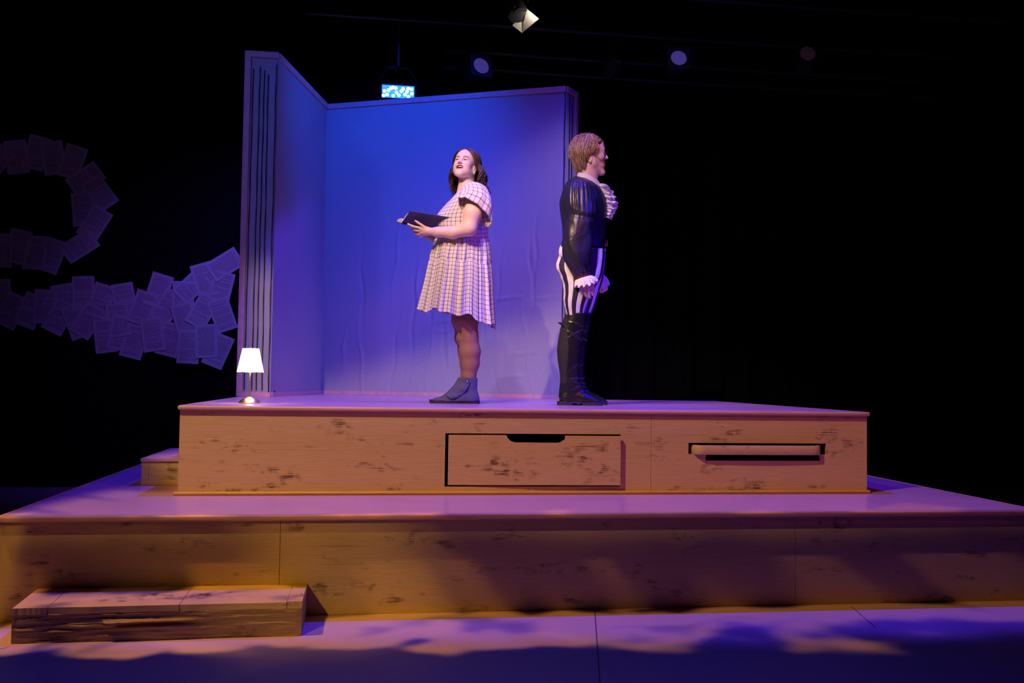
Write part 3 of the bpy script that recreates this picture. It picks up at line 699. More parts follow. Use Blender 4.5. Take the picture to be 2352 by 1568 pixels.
# ================================================================== GIANT OPEN BOOK
M_CLOTH = mat('grey cotton backdrop cloth', (.36, .38, .44), .85, spec=.2, bump=.0012, bscale=(260, 260, 90), var=.10)
M_TRIM = mat('pinkish painted timber trim', (.60, .36, .42), .6, bump=.0006, bscale=(20, 20, 20), var=.1)
M_LINE = mat('black painted page line', (.015, .012, .02), .8)
HB = 2.744
S_ = np.array([-.532, 8.947]); L_ = np.array([-.845, 7.57]); E_ = np.array([-1.095, 7.573]); R_ = np.array([1.588, 7.974])
q = PZ(1324, 213, ZU+HB); R2 = np.array([float(q[0]), float(q[1])]); print('R2', R2)
bk = empty('open_book_backdrop', (float(S_[0]), float(S_[1]), ZU), 'giant open book backdrop with grey cloth pages and pink edges on the platform', 'backdrop')
def panel(name, a, c, lines, trims, wr=0.0, seed=0, lab=None):
    """vertical board from a to c (seen from the audience, a is left)"""
    L = np.linalg.norm(c-a); d = (c-a)/L; nr = np.array([d[1], -d[0]])      # toward the audience
    b = MB(); nU, nV = max(int(L/.012), 12), 170
    uu, vv = np.meshgrid(np.linspace(0, L, nU), np.linspace(0, HB, nV), indexing='ij')
    ds = (fbm(uu*3+seed, vv*1.5, 3)-.5)*.006
    if wr:
        lowm = np.clip(1.5-vv, 0, 1)**.7
        for k in range(26):
            x0 = L*(.40+.55*RNG.random()); z0 = RNG.random()*1.3+.1; ln = .12+.35*RNG.random(); sl = (RNG.random()-.5)*.25
            if k > 19: x0 = L*(.1+.3*RNG.random())
            w_ = .007+.006*RNG.random()
            prof = np.exp(-((uu-x0-sl*(vv-z0)-.012*np.sin((vv-z0)*14+k))/w_)**2)*np.exp(-((vv-z0)/ln)**2)
            ds = ds+prof*.009*wr*(1 if k % 2 else -1)
        for k in range(8):
            x0 = L*(.45+.5*RNG.random()); z0 = RNG.random()*.9+.05
            ds = ds+np.exp(-((vv-z0-.1*(uu-x0))/.008)**2)*np.exp(-((uu-x0)/.12)**2)*.006
    G = np.stack([a[0]+d[0]*uu+nr[0]*(.01+ds), a[1]+d[1]*uu+nr[1]*(.01+ds), ZU+.0015+vv*(HB-.002)/HB], 2)
    R = [np.concatenate([G[i], [[*(a+d*uu[i, 0]-nr*.05), G[i, -1, 2]], [*(a+d*uu[i, 0]-nr*.05), G[i, 0, 2]]]]) for i in range(nU)]
    b.loft(R, cap0=True, cap1=True)
    for (t0, t1, v0, v1) in lines:                       # drawn page lines: (position bottom, top, from height, to height)
        ring = []
        for k in range(25):
            v = lerp(v0, v1, k/24); t = lerp(t0, t1, k/24)+.0015*math.sin(k*1.3+seed); p = a+d*t; wv = .0035*(1+.25*math.sin(k*2.1))
            ring.append([(*(p-d*wv+nr*.0165), ZU+v), (*(p+d*wv+nr*.0165), ZU+v), (*(p+d*wv+nr*.008), ZU+v), (*(p-d*wv+nr*.008), ZU+v)])
        b.loft(ring, cap0=True, cap1=True, mi=1)
    o = b.build(name, [M_CLOTH, M_LINE], bk, angle=60)
    if lab: o['label'] = lab
    for (t0, t1, v0, v1) in trims:
        b = MB(); p, q_ = a+d*t0, a+d*t1
        b.prism([tuple(p+nr*.022), tuple(q_+nr*.022), tuple(q_-nr*.062), tuple(p-nr*.062)], ZU+v0, ZU+v1); b.build('edge_trim', M_TRIM, bk, smooth=False)
    return o
tw = .045
Lf = np.linalg.norm(L_-E_); Ll = np.linalg.norm(S_-L_); Lr = np.linalg.norm(R_-S_); Lq = np.linalg.norm(R2-R_)
panel('fore_edge', E_, L_, [(.058, .066, .05, HB-.14), (.115, .118, .05, HB-.12), (.150, .152, .05, HB-.15), (.195, .182, .05, HB-.18), (.2445, .2445, .03, HB-.1)],
      [(0, Lf+.01, HB-tw, HB+.001), (0, Lf+.01, .001, tw-.01), (0, tw, tw-.009, HB-tw-.001)], seed=2, lab='left fore-edge with vertical black page lines')
panel('page', L_, S_, [(Ll-.006, Ll-.006, .02, HB-.05), (.09, .09, .03, .05)], [(0.012, Ll+.01, HB-tw, HB), (0.012, Ll, .001, tw-.01)], seed=5, lab='left page')
panel('page', S_, R_, [(.008, .006, .02, HB-.05), (Lr-.004, Lr-.004, .03, HB-.05)], [(0.01, Lr, HB-tw, HB+.001), (0.02, Lr, .001, tw-.01)], wr=1.0, seed=9, lab='right page')
panel('fore_edge', R_, R2, [(.012+Lq*.2, .012+Lq*.2, .03, HB-.08), (Lq*.5, Lq*.5, .03, HB-.08)], [(0.001, Lq, HB-tw, HB), (Lq-tw, Lq, .01, HB-tw-.001), (0.001, Lq-tw-.001, .001, tw-.01)], seed=13, lab='right fore-edge')

# ================================================================== TABLE LAMP
M_BRASS = mat('polished brass', (.85, .66, .32), .34, metal=1.0)
M_SHADE = mat('lit white lampshade', (.95, .93, .9), .8, emit=(1.0, .93, .86), estr=3.2)
c = PZ(573, 926.5, ZU); s = c[1]/F_PX*1.0; print('lamp', c)
lp = empty('table_lamp', (c[0], c[1], ZU), 'small lit brass table lamp with scalloped white shade, on the platform by the book', 'lamp')
lx, ly = float(c[0]), float(c[1]); k = s*1.01
zz = lambda py: float(PY(573, py, ly)[2])
b = MB(); rb = 24*k
b.lathe([(rb*.98, ZU+.001), (rb, ZU+.005), (rb*.93, ZU+.012), (rb*.74, ZU+.024), (rb*.5, ZU+.033), (rb*.25, ZU+.039), (rb*.12, ZU+.042), (.001, ZU+.043)], 40, (lx, ly, 0)); b.build('base', M_BRASS, lp)
b = MB(); zt = zz(806)
b.lathe([(.0045, ZU+.040), (.0045, ZU+.06), (.0048, ZU+.16), (.0075, zz(852)), (.009, zz(846)), (.006, zz(840)), (.006, zt)], 20, (lx, ly, 0)); b.build('stem', M_BRASS, lp)
b = MB()
def scal(x, y, z, an):
    return x, y, z
R = []; m = 96; an = np.linspace(0, 2*np.pi, m, endpoint=False)
zs1, zs0 = zz(800), zz(853)
for t in np.linspace(0, 1, 8):
    r = (17.8+(28.5-17.8)*t)*k; z = zs1+(zs0-zs1)*t
    zr = np.full(m, z)-(t**6)*.008*np.abs(np.sin(an*5+.3))+(t**6)*.004
    rr = r*(1+.006*np.cos(an*10)*t)
    R.append(np.stack([lx+rr*np.cos(an), ly+rr*np.sin(an), zr], 1))
inner = [np.stack([lx+(q_[:, 0]-lx)*.97, ly+(q_[:, 1]-ly)*.97, q_[:, 2]], 1) for q_ in R[::-1]]
b.loft(R+inner+[R[0]]); b.build('lamp_shade', M_SHADE, lp, angle=60)
b = MB(); b.lathe([(.001, zs1-.004), (.012, zs1-.003), (.012, zs1-.001), (.004, zs1), (.003, zs1+.005), (.001, zs1+.008)], 16, (lx, ly, 0))
for a in range(3): b.tube([(lx, ly, zs1-.002), (lx+16.8*k*math.cos(a*2.09), ly+16.8*k*math.sin(a*2.09), zs1-.002)], .0012, 6)
b.build('finial', M_BRASS, lp)
ld = bpy.data.lights.new('lamp_bulb', 'POINT'); o = bpy.data.objects.new('lamp_bulb', ld); COL.objects.link(o); o.location = (lx, ly, zz(838)); ld.energy = 1.6; ld.color = (1, .82, .6); ld.shadow_soft_size = .02
# ================================================================== PAGES ON THE BLACK WALL
M_PAPER = bpy.data.materials.new('printed book paper'); M_PAPER.use_nodes = True
def _pm():
    nt = M_PAPER.node_tree; N = nt.nodes; L = nt.links; b = N['Principled BSDF']; b.inputs['Roughness'].default_value = .8
    tc = N.new('ShaderNodeTexCoord'); sx = N.new('ShaderNodeSeparateXYZ'); L.new(tc.outputs['UV'], sx.inputs[0])
    def M(op, a, c=None):
        n = N.new('ShaderNodeMath'); n.operation = op
        for i, v in enumerate((a, c)):
            if v is None: continue
            if isinstance(v, (int, float)): n.inputs[i].default_value = v
            else: L.new(v, n.inputs[i])
        return n.outputs[0]
    u, v = sx.outputs[0], sx.outputs[1]
    oi = N.new('ShaderNodeObjectInfo')
    lines = M('GREATER_THAN', M('FRACT', M('MULTIPLY', v, 34)), .45)
    cb = N.new('ShaderNodeCombineXYZ'); L.new(M('MULTIPLY', u, 26), cb.inputs[0]); L.new(M('FLOOR', M('MULTIPLY', v, 34)), cb.inputs[1]); L.new(M('MULTIPLY', oi.outputs['Random'], 40), cb.inputs[2])
    nz = N.new('ShaderNodeTexNoise'); nz.inputs['Scale'].default_value = 1.6; L.new(cb.outputs[0], nz.inputs['Vector'])
    words = M('GREATER_THAN', nz.outputs[0], .42)
    mu = M('LESS_THAN', M('ABSOLUTE', M('SUBTRACT', u, .5)), .38); mv = M('LESS_THAN', M('ABSOLUTE', M('SUBTRACT', v, .5)), .42)
    cb2 = N.new('ShaderNodeCombineXYZ'); L.new(M('FLOOR', M('MULTIPLY', v, 34)), cb2.inputs[1]); L.new(M('MULTIPLY', oi.outputs['Random'], 90), cb2.inputs[2])
    nz2 = N.new('ShaderNodeTexNoise'); nz2.inputs['Scale'].default_value = 1.1; L.new(cb2.outputs[0], nz2.inputs['Vector'])
    para = M('LESS_THAN', nz2.outputs[0], .60)
    ink = M('MULTIPLY', M('MULTIPLY', M('MULTIPLY', lines, words), M('MULTIPLY', mu, mv)), M('MULTIPLY', para, .62))
    mx = N.new('ShaderNodeMix'); mx.data_type = 'RGBA'; L.new(ink, mx.inputs[0])
    mx.inputs[6].default_value = (.74, .70, .66, 1); mx.inputs[7].default_value = (.10, .09, .09, 1)
    L.new(mx.outputs[2], b.inputs['Base Color'])
_pm()
PW, PH = .213, .338
def page_mesh(bend, tw, nick=False):
    b = MB(); n = 10; R = []; uv = []
    for i in range(n+1):
        v = i/n; row = []
        for j in range(n+1):
            u = j/n; row.append(((u-.5)*PW, -.0006-bend*(abs(v-.5)*2)**2-tw*(u-.5)*(v-.5)-abs(tw)*.25, (v-.5)*PH)); uv.append((u, v))
        R.append(row)
    A = np.array(R).reshape(-1, 3); F = [[i*(n+1)+j, i*(n+1)+j+1, (i+1)*(n+1)+j+1, (i+1)*(n+1)+j] for i in range(n) for j in range(n)]
    b.add(A, F, uv=uv); return b
WALLY = 9.79
# (px, py, lean in degrees, what singles it out)
PAGES = [(-8, 371, 35, 'printed page cut off by the left frame edge, in the upper arc of pages'),
 (39, 361, -9, 'dark printed page leaning left at the top left start of the page arc'),
 (84, 351, 14, 'printed page leaning right, highest of the page arc at upper left'),
 (123, 363, -10, 'printed page leaning left, third from frame edge along the top of the arc'),
 (166, 372, 17, 'printed page leaning right where the page arc begins to turn down'),
 (197, 411, 53, 'printed page tipped far right on the shoulder of the page arc'),
 (191, 481, -6, 'nearly upright page on the inside of the page arc bend'),
 (230, 443, -37, 'printed page tipped left, the outermost right page of the arc'),
 (218, 514, 30, 'printed page leaning right just under the outermost page of the arc'),
 (183, 565, 54, 'page lying almost sideways at the lower right turn of the arc'),
 (119, 587, 18, 'lowest printed page of the arc, leaning right on its underside'),
 (80, 580, 1, 'upright page on the underside of the arc beside its lowest page'),
 (41, 566, 13, 'page leaning right on the underside of the arc, third from its lowest corner page'),
 (2, 575, 0, 'upright page at the left frame edge on the underside of the arc'),
 (0, 681, -5, 'upright page at the left frame edge starting the lower page trail'),
 (27, 713, 25, 'very dark tilted page beside the bright violet page of the lower trail'),
 (70, 713, 21, 'brightest violet page near the left end of the lower page trail'),
 (104, 704, 2, 'upright dark page just right of the brightest violet page'),
 (149, 691, -12, 'large looking page leaning left, between upright pages of the lower trail'),
 (136, 727, 26, 'page leaning right tucked under the left part of the lower trail'),
 (192, 673, -3, 'upright page standing tallest in the left half of the lower trail'),
 (233, 691, 16, 'page leaning right beside the tall upright page of the lower trail'),
 (177, 738, -22, 'page leaning left poking out beneath the tall upright page'),
 (202, 736, 30, 'page leaning right poking out at the bottom below the tall upright page'),
 (286, 689, -11, 'page leaning left with its top edge free, left of the middle gap'),
 (272, 734, -10, 'page leaning left in the middle of the lower trail, overlapping four others'),
 (242, 771, -8, 'bottom left page of the wide cluster, leaning slightly left'),
 (277, 765, 8, 'half hidden page at the bottom between two hanging pages of the cluster'),
 (309, 784, 14, 'lowest hanging page in the left part of the cluster, leaning right'),
 (328, 707, 18, 'page leaning right behind the highest page of the cluster centre'),
 (364, 667, 16, 'highest page in the cluster centre, leaning right above the others'),
 (385, 704, 30, 'page leaning strongly right just under the highest centre page'),
 (391, 779, 14, 'page leaning right at the bottom right of the framed upright page'),
 (351, 768, -9, 'clearly bordered page leaning slightly left at the bottom of the cluster'),
 (421, 684, 0, 'upright page with a wide white margin on the cluster top edge'),
 (441, 657, 45, 'page tipped half over to the right below the topmost right pages'),
 (471, 642, -18, 'page leaning left below the page that touches the book backdrop'),
 (517, 607, 56, 'blank looking page touching the edge of the book backdrop, top of the cluster'),
 (508, 662, 12, 'page leaning right in the right column under the topmost page'),
 (425, 734, -17, 'bordered page leaning left in the middle of the right half'),
 (465, 714, 28, 'page leaning right in front, left of the page with dense text'),
 (511, 723, -20, 'page with dense text lines leaning left on the far right of the cluster'),
 (433, 796, 2, 'upright page at the bottom, lower left neighbour of the front upright page'),
 (501, 805, 22, 'lowest right page leaning right, nearest to the table lamp'),
 (474, 783, -3, 'front upright page with bright borders at the bottom right of the cluster')]
meshes = []
for k in range(4):
    bb = page_mesh([.004, .007, .005, .003][k], [.01, -.012, .0, .006][k]); o = bb.build('paper_page', M_PAPER); meshes.append(o.data)
    if k == 0: proto = o
    else: bpy.data.objects.remove(o)
for i, (px, py, a, lab) in enumerate(PAGES):
    o = proto if i == 0 else proto.copy()
    if i: COL.objects.link(o)
    o.data = meshes[i % 4]
    y = WALLY-.0008-.0018*i; c = PY(px, py, y)
    o.location = (float(c[0]), y, float(c[2])); o.rotation_euler = (0, math.radians(a), 0)
    tag(o, lab, 'paper', 'printed pages stuck on the black wall')

# ================================================================== LIGHTING RIG
M_GEL = mat('violet gel', (.16, .12, .40), .6, emit=(.22, .15, .9), estr=.20)  # small glow stands in for light falling on the lens
M_GEL2 = mat('brown violet gel', (.08, .05, .08), .5, emit=(.5, .25, .4), estr=.015)  # faint glow here too in place of light on the lens
M_LED = mat('lit blue led cluster', (.1, .2, .9), .3, emit=(.05, .42, .95), estr=1.1)
M_LEDC = mat('led point', (.5, .9, 1), .3, emit=(.5, 1.0, .85), estr=3.0)
M_FLAP = mat('white lit barn door', (.82, .78, .70), .5)
def pipe(px0, px1, py, Y, lab):
    A = PY(px0, py, Y); B = PY(px1, py, Y); z = float((A[2]+B[2])/2)
    b = MB(); b.tube([(float(A[0]), Y, z), (float(B[0]), Y, z)], .024, 16)
    e = b.build('rigging_pipe', M_PIPE); tag(e, lab, 'pipe'); return z
z1 = pipe(700, 2500, 95, 9.2, 'dark steel pipe carrying the small square stage lights above the backdrop')
z2 = pipe(1020, 2500, 166, 9.34, 'faint thin pipe running level with the square stage lights')
z3 = pipe(1020, 2500, 203, 9.42, 'lowest faint pipe just above the book backdrop corner')
z4 = pipe(300, 2500, -12, 8.2, 'nearest overhead pipe at the top edge, holding the white flapped light')
def clamp(b, x, Y, zp, zt):
    b.lathe([(.0255, -.016), (.036, -.016), (.036, .016), (.0255, .016), (.0255, -.016)], 20, (x, Y, zp), axis='x')
    b.box((x-.012, Y-.012, zt), (x+.012, Y+.012, zp-.037), .003)
def lantern(px, py, Y, zp, size, lab, gel, tilt=-28, yaw=0):
    c = PY(px, py, Y); x, z = float(c[0]), float(c[2]); h = size/2
    t = empty('stage_light', (x, Y, z), lab, 'stage light', 'square framed stage lights on the rear pipe')
    R = Euler((math.radians(tilt), 0, math.radians(yaw))).to_matrix()
    def fin(b, name, m):
        for i in range(len(b.v)): b.v[i] = np.array([tuple(R @ Vector(p)) for p in b.v[i]])
        return b.build(name, m, t, local=True)
    b = MB(); b.lathe([(h*.62, .02), (h*.92, .03), (h*.95, .2), (h*.7, .26), (.01, .27)], 28, axis='y'); b.box((-h*.7, .05, -h*.98), (h*.7, .22, h*.98), .01); fin(b, 'housing', M_DARKM)
    b = MB()
    for s in (-1, 1): b.box((-h, -.004, s*h-.012), (h, .006, s*h+.012)); b.box((s*h-.012, -.004, -h), (s*h+.012, .006, h))
    n = 40; an = np.linspace(0, 2*np.pi, n, endpoint=False); ri = h*.80
    sq = np.array([(np.clip(1.5*np.cos(q), -1, 1)*h, np.clip(1.5*np.sin(q), -1, 1)*h) for q in an])
    rg = [np.stack([ri*np.cos(an), np.full(n, -.002), ri*np.sin(an)], 1), np.stack([sq[:, 0], np.full(n, -.002), sq[:, 1]], 1), np.stack([sq[:, 0], np.full(n, .003), sq[:, 1]], 1), np.stack([ri*np.cos(an), np.full(n, .003), ri*np.sin(an)], 1)]
    b.loft(rg+[rg[0]]); g = fin(b, 'gel_frame', mat('violet lit gel frame', (.10, .08, .2), .5) if gel is M_GEL else M_DARKM)  # frames of violet lenses carry the violet light in their colour
    b = MB(); b.lathe([(ri*1.02, .004), (ri*.7, -.006), (ri*.3, -.012), (.001, -.014)], 32, axis='y'); fin(b, 'lens', gel)
    b = MB(); b.tube([(-h-.02, .1, 0), (-h-.02, .1, h+.05), (h+.02, .1, h+.05), (h+.02, .1, 0)], .007, 6)
    zt = z+(h+.05); clamp(b, 0, .1, zp-z, h+.045)
    b.build('yoke', M_DARKM, t, local=True)
    return t
def shifted(f, dy=.1): return f
lantern(1105.5, 151, 9.1, z1, .205, 'square framed stage light with a half shaded violet lens, right of the blue light', M_GEL, -12, 18)
lantern(1559, 133, 9.1, z1, .205, 'square framed stage light with a round violet lens, upper right of the man', M_GEL, -12, -4)
lantern(1855, 123, 9.1, z1, .205, 'square framed stage light with a dim brown lens, furthest right', M_GEL2, -12, -10)
lantern(1425, 128, 9.1, z1, .17, 'unlit black stage light between the two violet lensed ones', M_DARKM, -40, 30)
# blue LED panel
c = PY(914.5, 211, 9.1); x, z = float(c[0]), float(c[2]); u = 9.1/F_PX
t = empty('led_light', (x, 9.1, z), 'glowing blue rectangular LED stage light just above the book spine side', 'stage light')
W_, H_ = 37*u, 14.5*u
b = MB(); b.box((-W_-.012, .0, -H_-.012), (W_+.012, .14, H_+.02), .008)
for k in range(7): b.box((-W_, .14, -H_+.01+k*.016), (W_, .17, -H_+.014+k*.016))
b.build('housing', M_DARKM, t, local=True)
b = MB(); b.box((-W_, -.006, -H_), (W_, -.0005, H_), .002); fp = b.build('led_panel', M_LED, t, local=True)
pts = [(-.85, .0), (-.68, -.55), (-.6, .15), (-.45, .5), (-.32, .65), (-.15, .55), (-.1, -.15), (.05, -.55), (.2, .1), (.3, .5), (.42, -.4), (.55, .1), (.62, .62), (.82, .5), (.85, -.2), (-.9, -.75), (.65, -.7), (-.3, -.7)]
for (a, q) in pts: b = MB(); b.lathe([(.017, 0), (.013, -.005), (.001, -.007)], 12, (a*W_, -.0062, q*H_), axis='y', caps=True); b.build('led_lens', M_LEDC, t, local=True)
b = MB(); b.tube([(-W_-.02, .07, 0), (-W_-.02, .07, .14), (-.1, .07, .26), (.1, .07, .26), (W_+.02, .07, .14), (W_+.02, .07, 0)], .008, 6); clamp(b, 0, .1, z1-z, .26)
b.build('yoke', M_DARKM, t, local=True)
b = MB(); aa = np.linspace(0, 2*np.pi, 30)
for r, dz in ((.075, .24), (.06, .262)): b.tube(np.stack([-.06+r*np.cos(aa)*1.2, .04+.03*np.sin(aa), dz+r*.22*np.sin(aa)], 1), .004, 6)
b.build('cable', M_DARKM, t, local=True)
o = lamp('lamp_of_led', (x, 9.05, z), (x+.1, 7, z-2.0), (.05, .2, 1.0), 14, 120, .9, .1)
# light with white flaps
c = PY(1200, 42, 8.1); x, z = float(c[0]), float(c[2]); u = 8.1/F_PX
t = empty('barn_door_light', (x, 8.1, z), 'black stage light with bright cream barn door flaps at the top edge', 'stage light')
def pp(px, py, dy=0): q = PY(px, py, 8.1+dy); return (float(q[0])-x, dy, float(q[2])-z)
def sheet(b, q, th=.003):
    q = np.array(q); nn = np.cross(q[1]-q[0], q[2]-q[0]); nn = nn/np.linalg.norm(nn)*th; n = len(q)
    b.add(np.concatenate([q, q+nn]), [list(range(n))[::-1], list(range(n, 2*n))]+[[i, (i+1) % n, n+(i+1) % n, n+i] for i in range(n)])
b = MB(); sheet(b, [pp(1210, 20, .0), pp(1238, 43, -.05), pp(1199, 75.5, -.05), pp(1203, 48, .02)]); b.build('barn_door', M_FLAP, t, local=True)
b = MB(); sheet(b, [pp(1203, 48, .02), pp(1199, 75.5, -.05), pp(1177, 58, -.03), pp(1186, 50, .02)]); b.build('barn_door', M_FLAP, t, local=True)
b = MB(); sheet(b, [pp(1209, 19, 0), pp(1204, 47, .01), pp(1180, 57, .01), pp(1166, 40, 0), pp(1182, 14, 0)]); b.build('barn_door', M_DARKM, t, local=True)
b = MB(); b.tube([pp(1196, 36, .03), pp(1188, 18, .12), pp(1182, -2, .25)], [.075, .08, .06], 20); b.build('housing', M_DARKM, t, local=True)
b = MB(); b.tube([pp(1168, 20, .1), pp(1172, -15, .1), pp(1220, -15, .1), pp(1212, 5, .1)], .006, 6); b.build('yoke', M_DARKM, t, local=True)

ld = bpy.data.lights.new('barn_door_fill', 'POINT'); o = bpy.data.objects.new('barn_door_fill', ld); COL.objects.link(o); o.location = (x+.10, 8.0, z+.07); ld.energy = 1.1; ld.color = (1, .86, .66); ld.shadow_soft_size = .02  # point lamp added outside the housing to brighten the flaps
# ================================================================== PEOPLE: shared helpers
def hair_mat(name, c1, c2):
    m = mat(name, c1, .42, spec=.5, vcol=True, bump=.0006, bscale=(300, 300, 60)); return m
def clump(b, pts, w, flat=.45, tip=.25, col=(1, 1, 1), cen=None, m=5):
    P = np.asarray(pts, float); n = len(P); t = np.linspace(0, 1, n)
    r = w*np.clip(np.minimum(.55+t*3, 1)*(1-(1-tip)*np.clip((t-.6)/.4, 0, 1)**1.5), .1, 1)
    nref = P-(cen if cen is not None else P.mean(0)); nref[:, 2] = np.maximum(nref[:, 2], nref[:, 2]*.1); nref = nref/(np.linalg.norm(nref, axis=1)[:, None]+1e-9)
    # flatten along the outward normal
    T = np.gradient(P, axis=0); T /= np.linalg.norm(T, axis=1)[:, None]+1e-12
    R = []
    an = np.linspace(0, 2*np.pi, m, endpoint=False)
    for i in range(n):
        a = np.cross(T[i], nref[i]); a /= np.linalg.norm(a)+1e-9; c = np.cross(a, T[i])
        R.append(P[i]+r[i]*(np.cos(an)[:, None]*a+flat*np.sin(an)[:, None]*c))
    b.loft(R, cap0=True, cap1=True, col=np.array(col))
def slerp(a, c, t):
    a = a/np.linalg.norm(a); c = c/np.linalg.norm(c); w = math.acos(np.clip(a@c, -1, 1))
    if w < 1e-4: return a
    return (math.sin((1-t)*w)*a+math.sin(t*w)*c)/math.sin(w)
def dirv(az, el): return np.array([math.cos(el)*math.cos(az), math.cos(el)*math.sin(az), math.sin(el)])
def body_loft(P, rows, m, ex=2.0, pleat=None, th=None):
    """rows: (front(px,py), back(px,py), ymid, b, dv0). P(px,py,dv)->world. angle 0 = front, 90 = near the camera"""
    R = []; an = np.linspace(0, 2*np.pi, m, endpoint=False)
    c, s = np.cos(an), np.sin(an)
    cc = np.sign(c)*np.abs(c)**(2/ex); ss = np.sign(s)*np.abs(s)**(2/ex)
    for k, (f, bk_, ym, b, dv) in enumerate(rows):
        ring = []
        for j in range(m):
            r = 1.0
            if pleat is not None: r = 1+pleat(k, an[j])
            u = cc[j]*r
            px = (f[0]+bk_[0])/2+(f[0]-bk_[0])/2*u; py = f[1]*(1+c[j])/2+bk_[1]*(1-c[j])/2+ym*s[j]**2
            ring.append(P(px, py, dv-b*ss[j]*r))
        R.append(ring)
    return np.array(R)
def interp_rows(rows, n):
    """resample rows with a smooth (Catmull) curve"""
    A = np.array([[*r[0], *r[1], r[2], r[3], r[4]] for r in rows], float); k = len(A)
    out = []
    for t in np.linspace(0, k-1, n):
        i = min(int(t), k-2); f = t-i; p0, p1, p2, p3 = A[max(i-1, 0)], A[i], A[i+1], A[min(i+2, k-1)]
        q = .5*((2*p1)+(-p0+p2)*f+(2*p0-5*p1+4*p2-p3)*f*f+(-p0+3*p1-3*p2+p3)*f**3)
        out.append(((q[0], q[1]), (q[2], q[3]), q[4], q[5], q[6]))
    return out, np.linspace(0, k-1, n)
def sheet_grid(b, G, th=.0015, mi=0, uv=None):
    """grid surface (n,m,3) with a small real thickness"""
    G = np.asarray(G, float)
    du = np.gradient(G, axis=0); dvv = np.gradient(G, axis=1); N_ = np.cross(du, dvv); N_ /= np.linalg.norm(N_, axis=2)[..., None]+1e-9
    H = G+N_*th; R = [np.concatenate([G[i], H[i][::-1]]) for i in range(len(G))]
    b.loft(R, cap0=True, cap1=True, mi=mi)

# ================================================================== WOMAN WITH A BOOK
SKIN_W = (.80, .56, .46)
M_TIGHTS = mat('brown sheer tights', (.36, .19, .12), .5, spec=.35)
M_HAIR_W = hair_mat('dark brown wavy hair', (.075, .040, .030), None)
M_DENIM = mat('slate blue canvas', (.085, .09, .20), .8, bump=.0008, bscale=(500, 500, 500), sheen=.2)
M_RUB = mat('dark rubber sole', (.03, .028, .04), .55)
M_SNAP = mat('nickel snap button', (.7, .7, .72), .2, metal=1.0)
def plaid():
    m = bpy.data.materials.new('cream and plum plaid cotton'); m.use_nodes = True; nt = m.node_tree; N = nt.nodes; L = nt.links; b = N['Principled BSDF']; b.inputs['Roughness'].default_value = .85; b.inputs['Specular IOR Level'].default_value = .2
    tc = N.new('ShaderNodeTexCoord'); sx = N.new('ShaderNodeSeparateXYZ'); L.new(tc.outputs['UV'], sx.inputs[0])
    def M(op, a, c=None):
        n = N.new('ShaderNodeMath'); n.operation = op
        for i, v in enumerate((a, c)):
            if v is None: continue
            if isinstance(v, (int, float)): n.inputs[i].default_value = v
            else: L.new(v, n.inputs[i])
        return n.outputs[0]
    def band(v, per, off, half, s):
        f = M('ABSOLUTE', M('SUBTRACT', M('FRACT', M('ADD', M('DIVIDE', v, per), off)), .5))
        r = N.new('ShaderNodeMapRange'); r.interpolation_type = 'SMOOTHSTEP'; L.new(f, r.inputs['Value'])
        r.inputs['From Min'].default_value = (half-s)/per; r.inputs['From Max'].default_value = (half+s)/per; r.inputs['To Min'].default_value = 1; r.inputs['To Max'].default_value = 0
        return r.outputs[0]
    tot = None
    for v, per in ((sx.outputs[0], .0265), (sx.outputs[1], .029)):
        a = M('MULTIPLY', band(v, per, 0, .0029, .0012), .50)
        a = M('MAXIMUM', a, M('MULTIPLY', band(v, per, .5, .0010, .0006), .20))
        a = M('MAXIMUM', a, M('MULTIPLY', band(v, per, .27, .0007, .0005), .15))
        tot = a if tot is None else M('ADD', tot, a)
    tot = M('MINIMUM', tot, .92)
    mx = N.new('ShaderNodeMix'); mx.data_type = 'RGBA'; L.new(tot, mx.inputs[0])
    mx.inputs[6].default_value = (.80, .74, .70, 1); mx.inputs[7].default_value = (.055, .02, .055, 1)
    L.new(mx.outputs[2], b.inputs['Base Color']); return m
M_PLAID = plaid()
wf = PZ(1070, 926.5, ZU); WY = float(wf[1])+.075; print('woman Y', WY)
wp = empty('person', (float(wf[0]), WY, ZU), 'woman in a plaid dress and slate ankle boots singing, holding an open book', 'person')
def P(px, py, dv=0.0): return PY(px, py, WY+dv)
k1 = WY/F_PX
TW = Xf(P(1069, 383, 0), (-math.sin(math.radians(27)), -math.cos(math.radians(27)), 0), math.radians(18), math.radians(-5), .955)

h = .0028
lo = (float(P(930, 500)[0]), WY-.30, ZU+.03); hi = (float(P(1135, 500)[0]), WY+.24, ZU+1.74)
zh = TW.o[2]-.16
F = Field(lo, hi, h, np.concatenate([np.arange(lo[2], zh, .0036), np.arange(zh, hi[2], .0024)]))
build_head(F, TW, mouth=1.45, mw=1.40, lid=.0028, )
F.cap(P(1074, 395, .012), P(1071, 432, .01), .050, .052, .03); F.cap(P(1068, 402, -.008), P(1066, 436, -.01), .034, .04, .02)
for s in (-1, 1): F.cap(P(1076, 434, s*.03), P(1092, 444, s*.135), .042, .046, .04)
zr = lambda py: float(P(1070, py)[2]); xr = lambda px: float(P(px, 550)[0])
F.stack([(zr(y), (xr(a)+xr(c))/2, WY, (xr(c)-xr(a))/2, b_) for (y, a, c, b_) in ((690, 1030, 1105, .13), (640, 1030, 1110, .155), (560, 1028, 1106, .13), (520, 1020, 1108, .13), (495, 1016, 1108, .135), (465, 1032, 1108, .13), (446, 1046, 1100, .10), (432, 1054, 1090, .05))], .03)
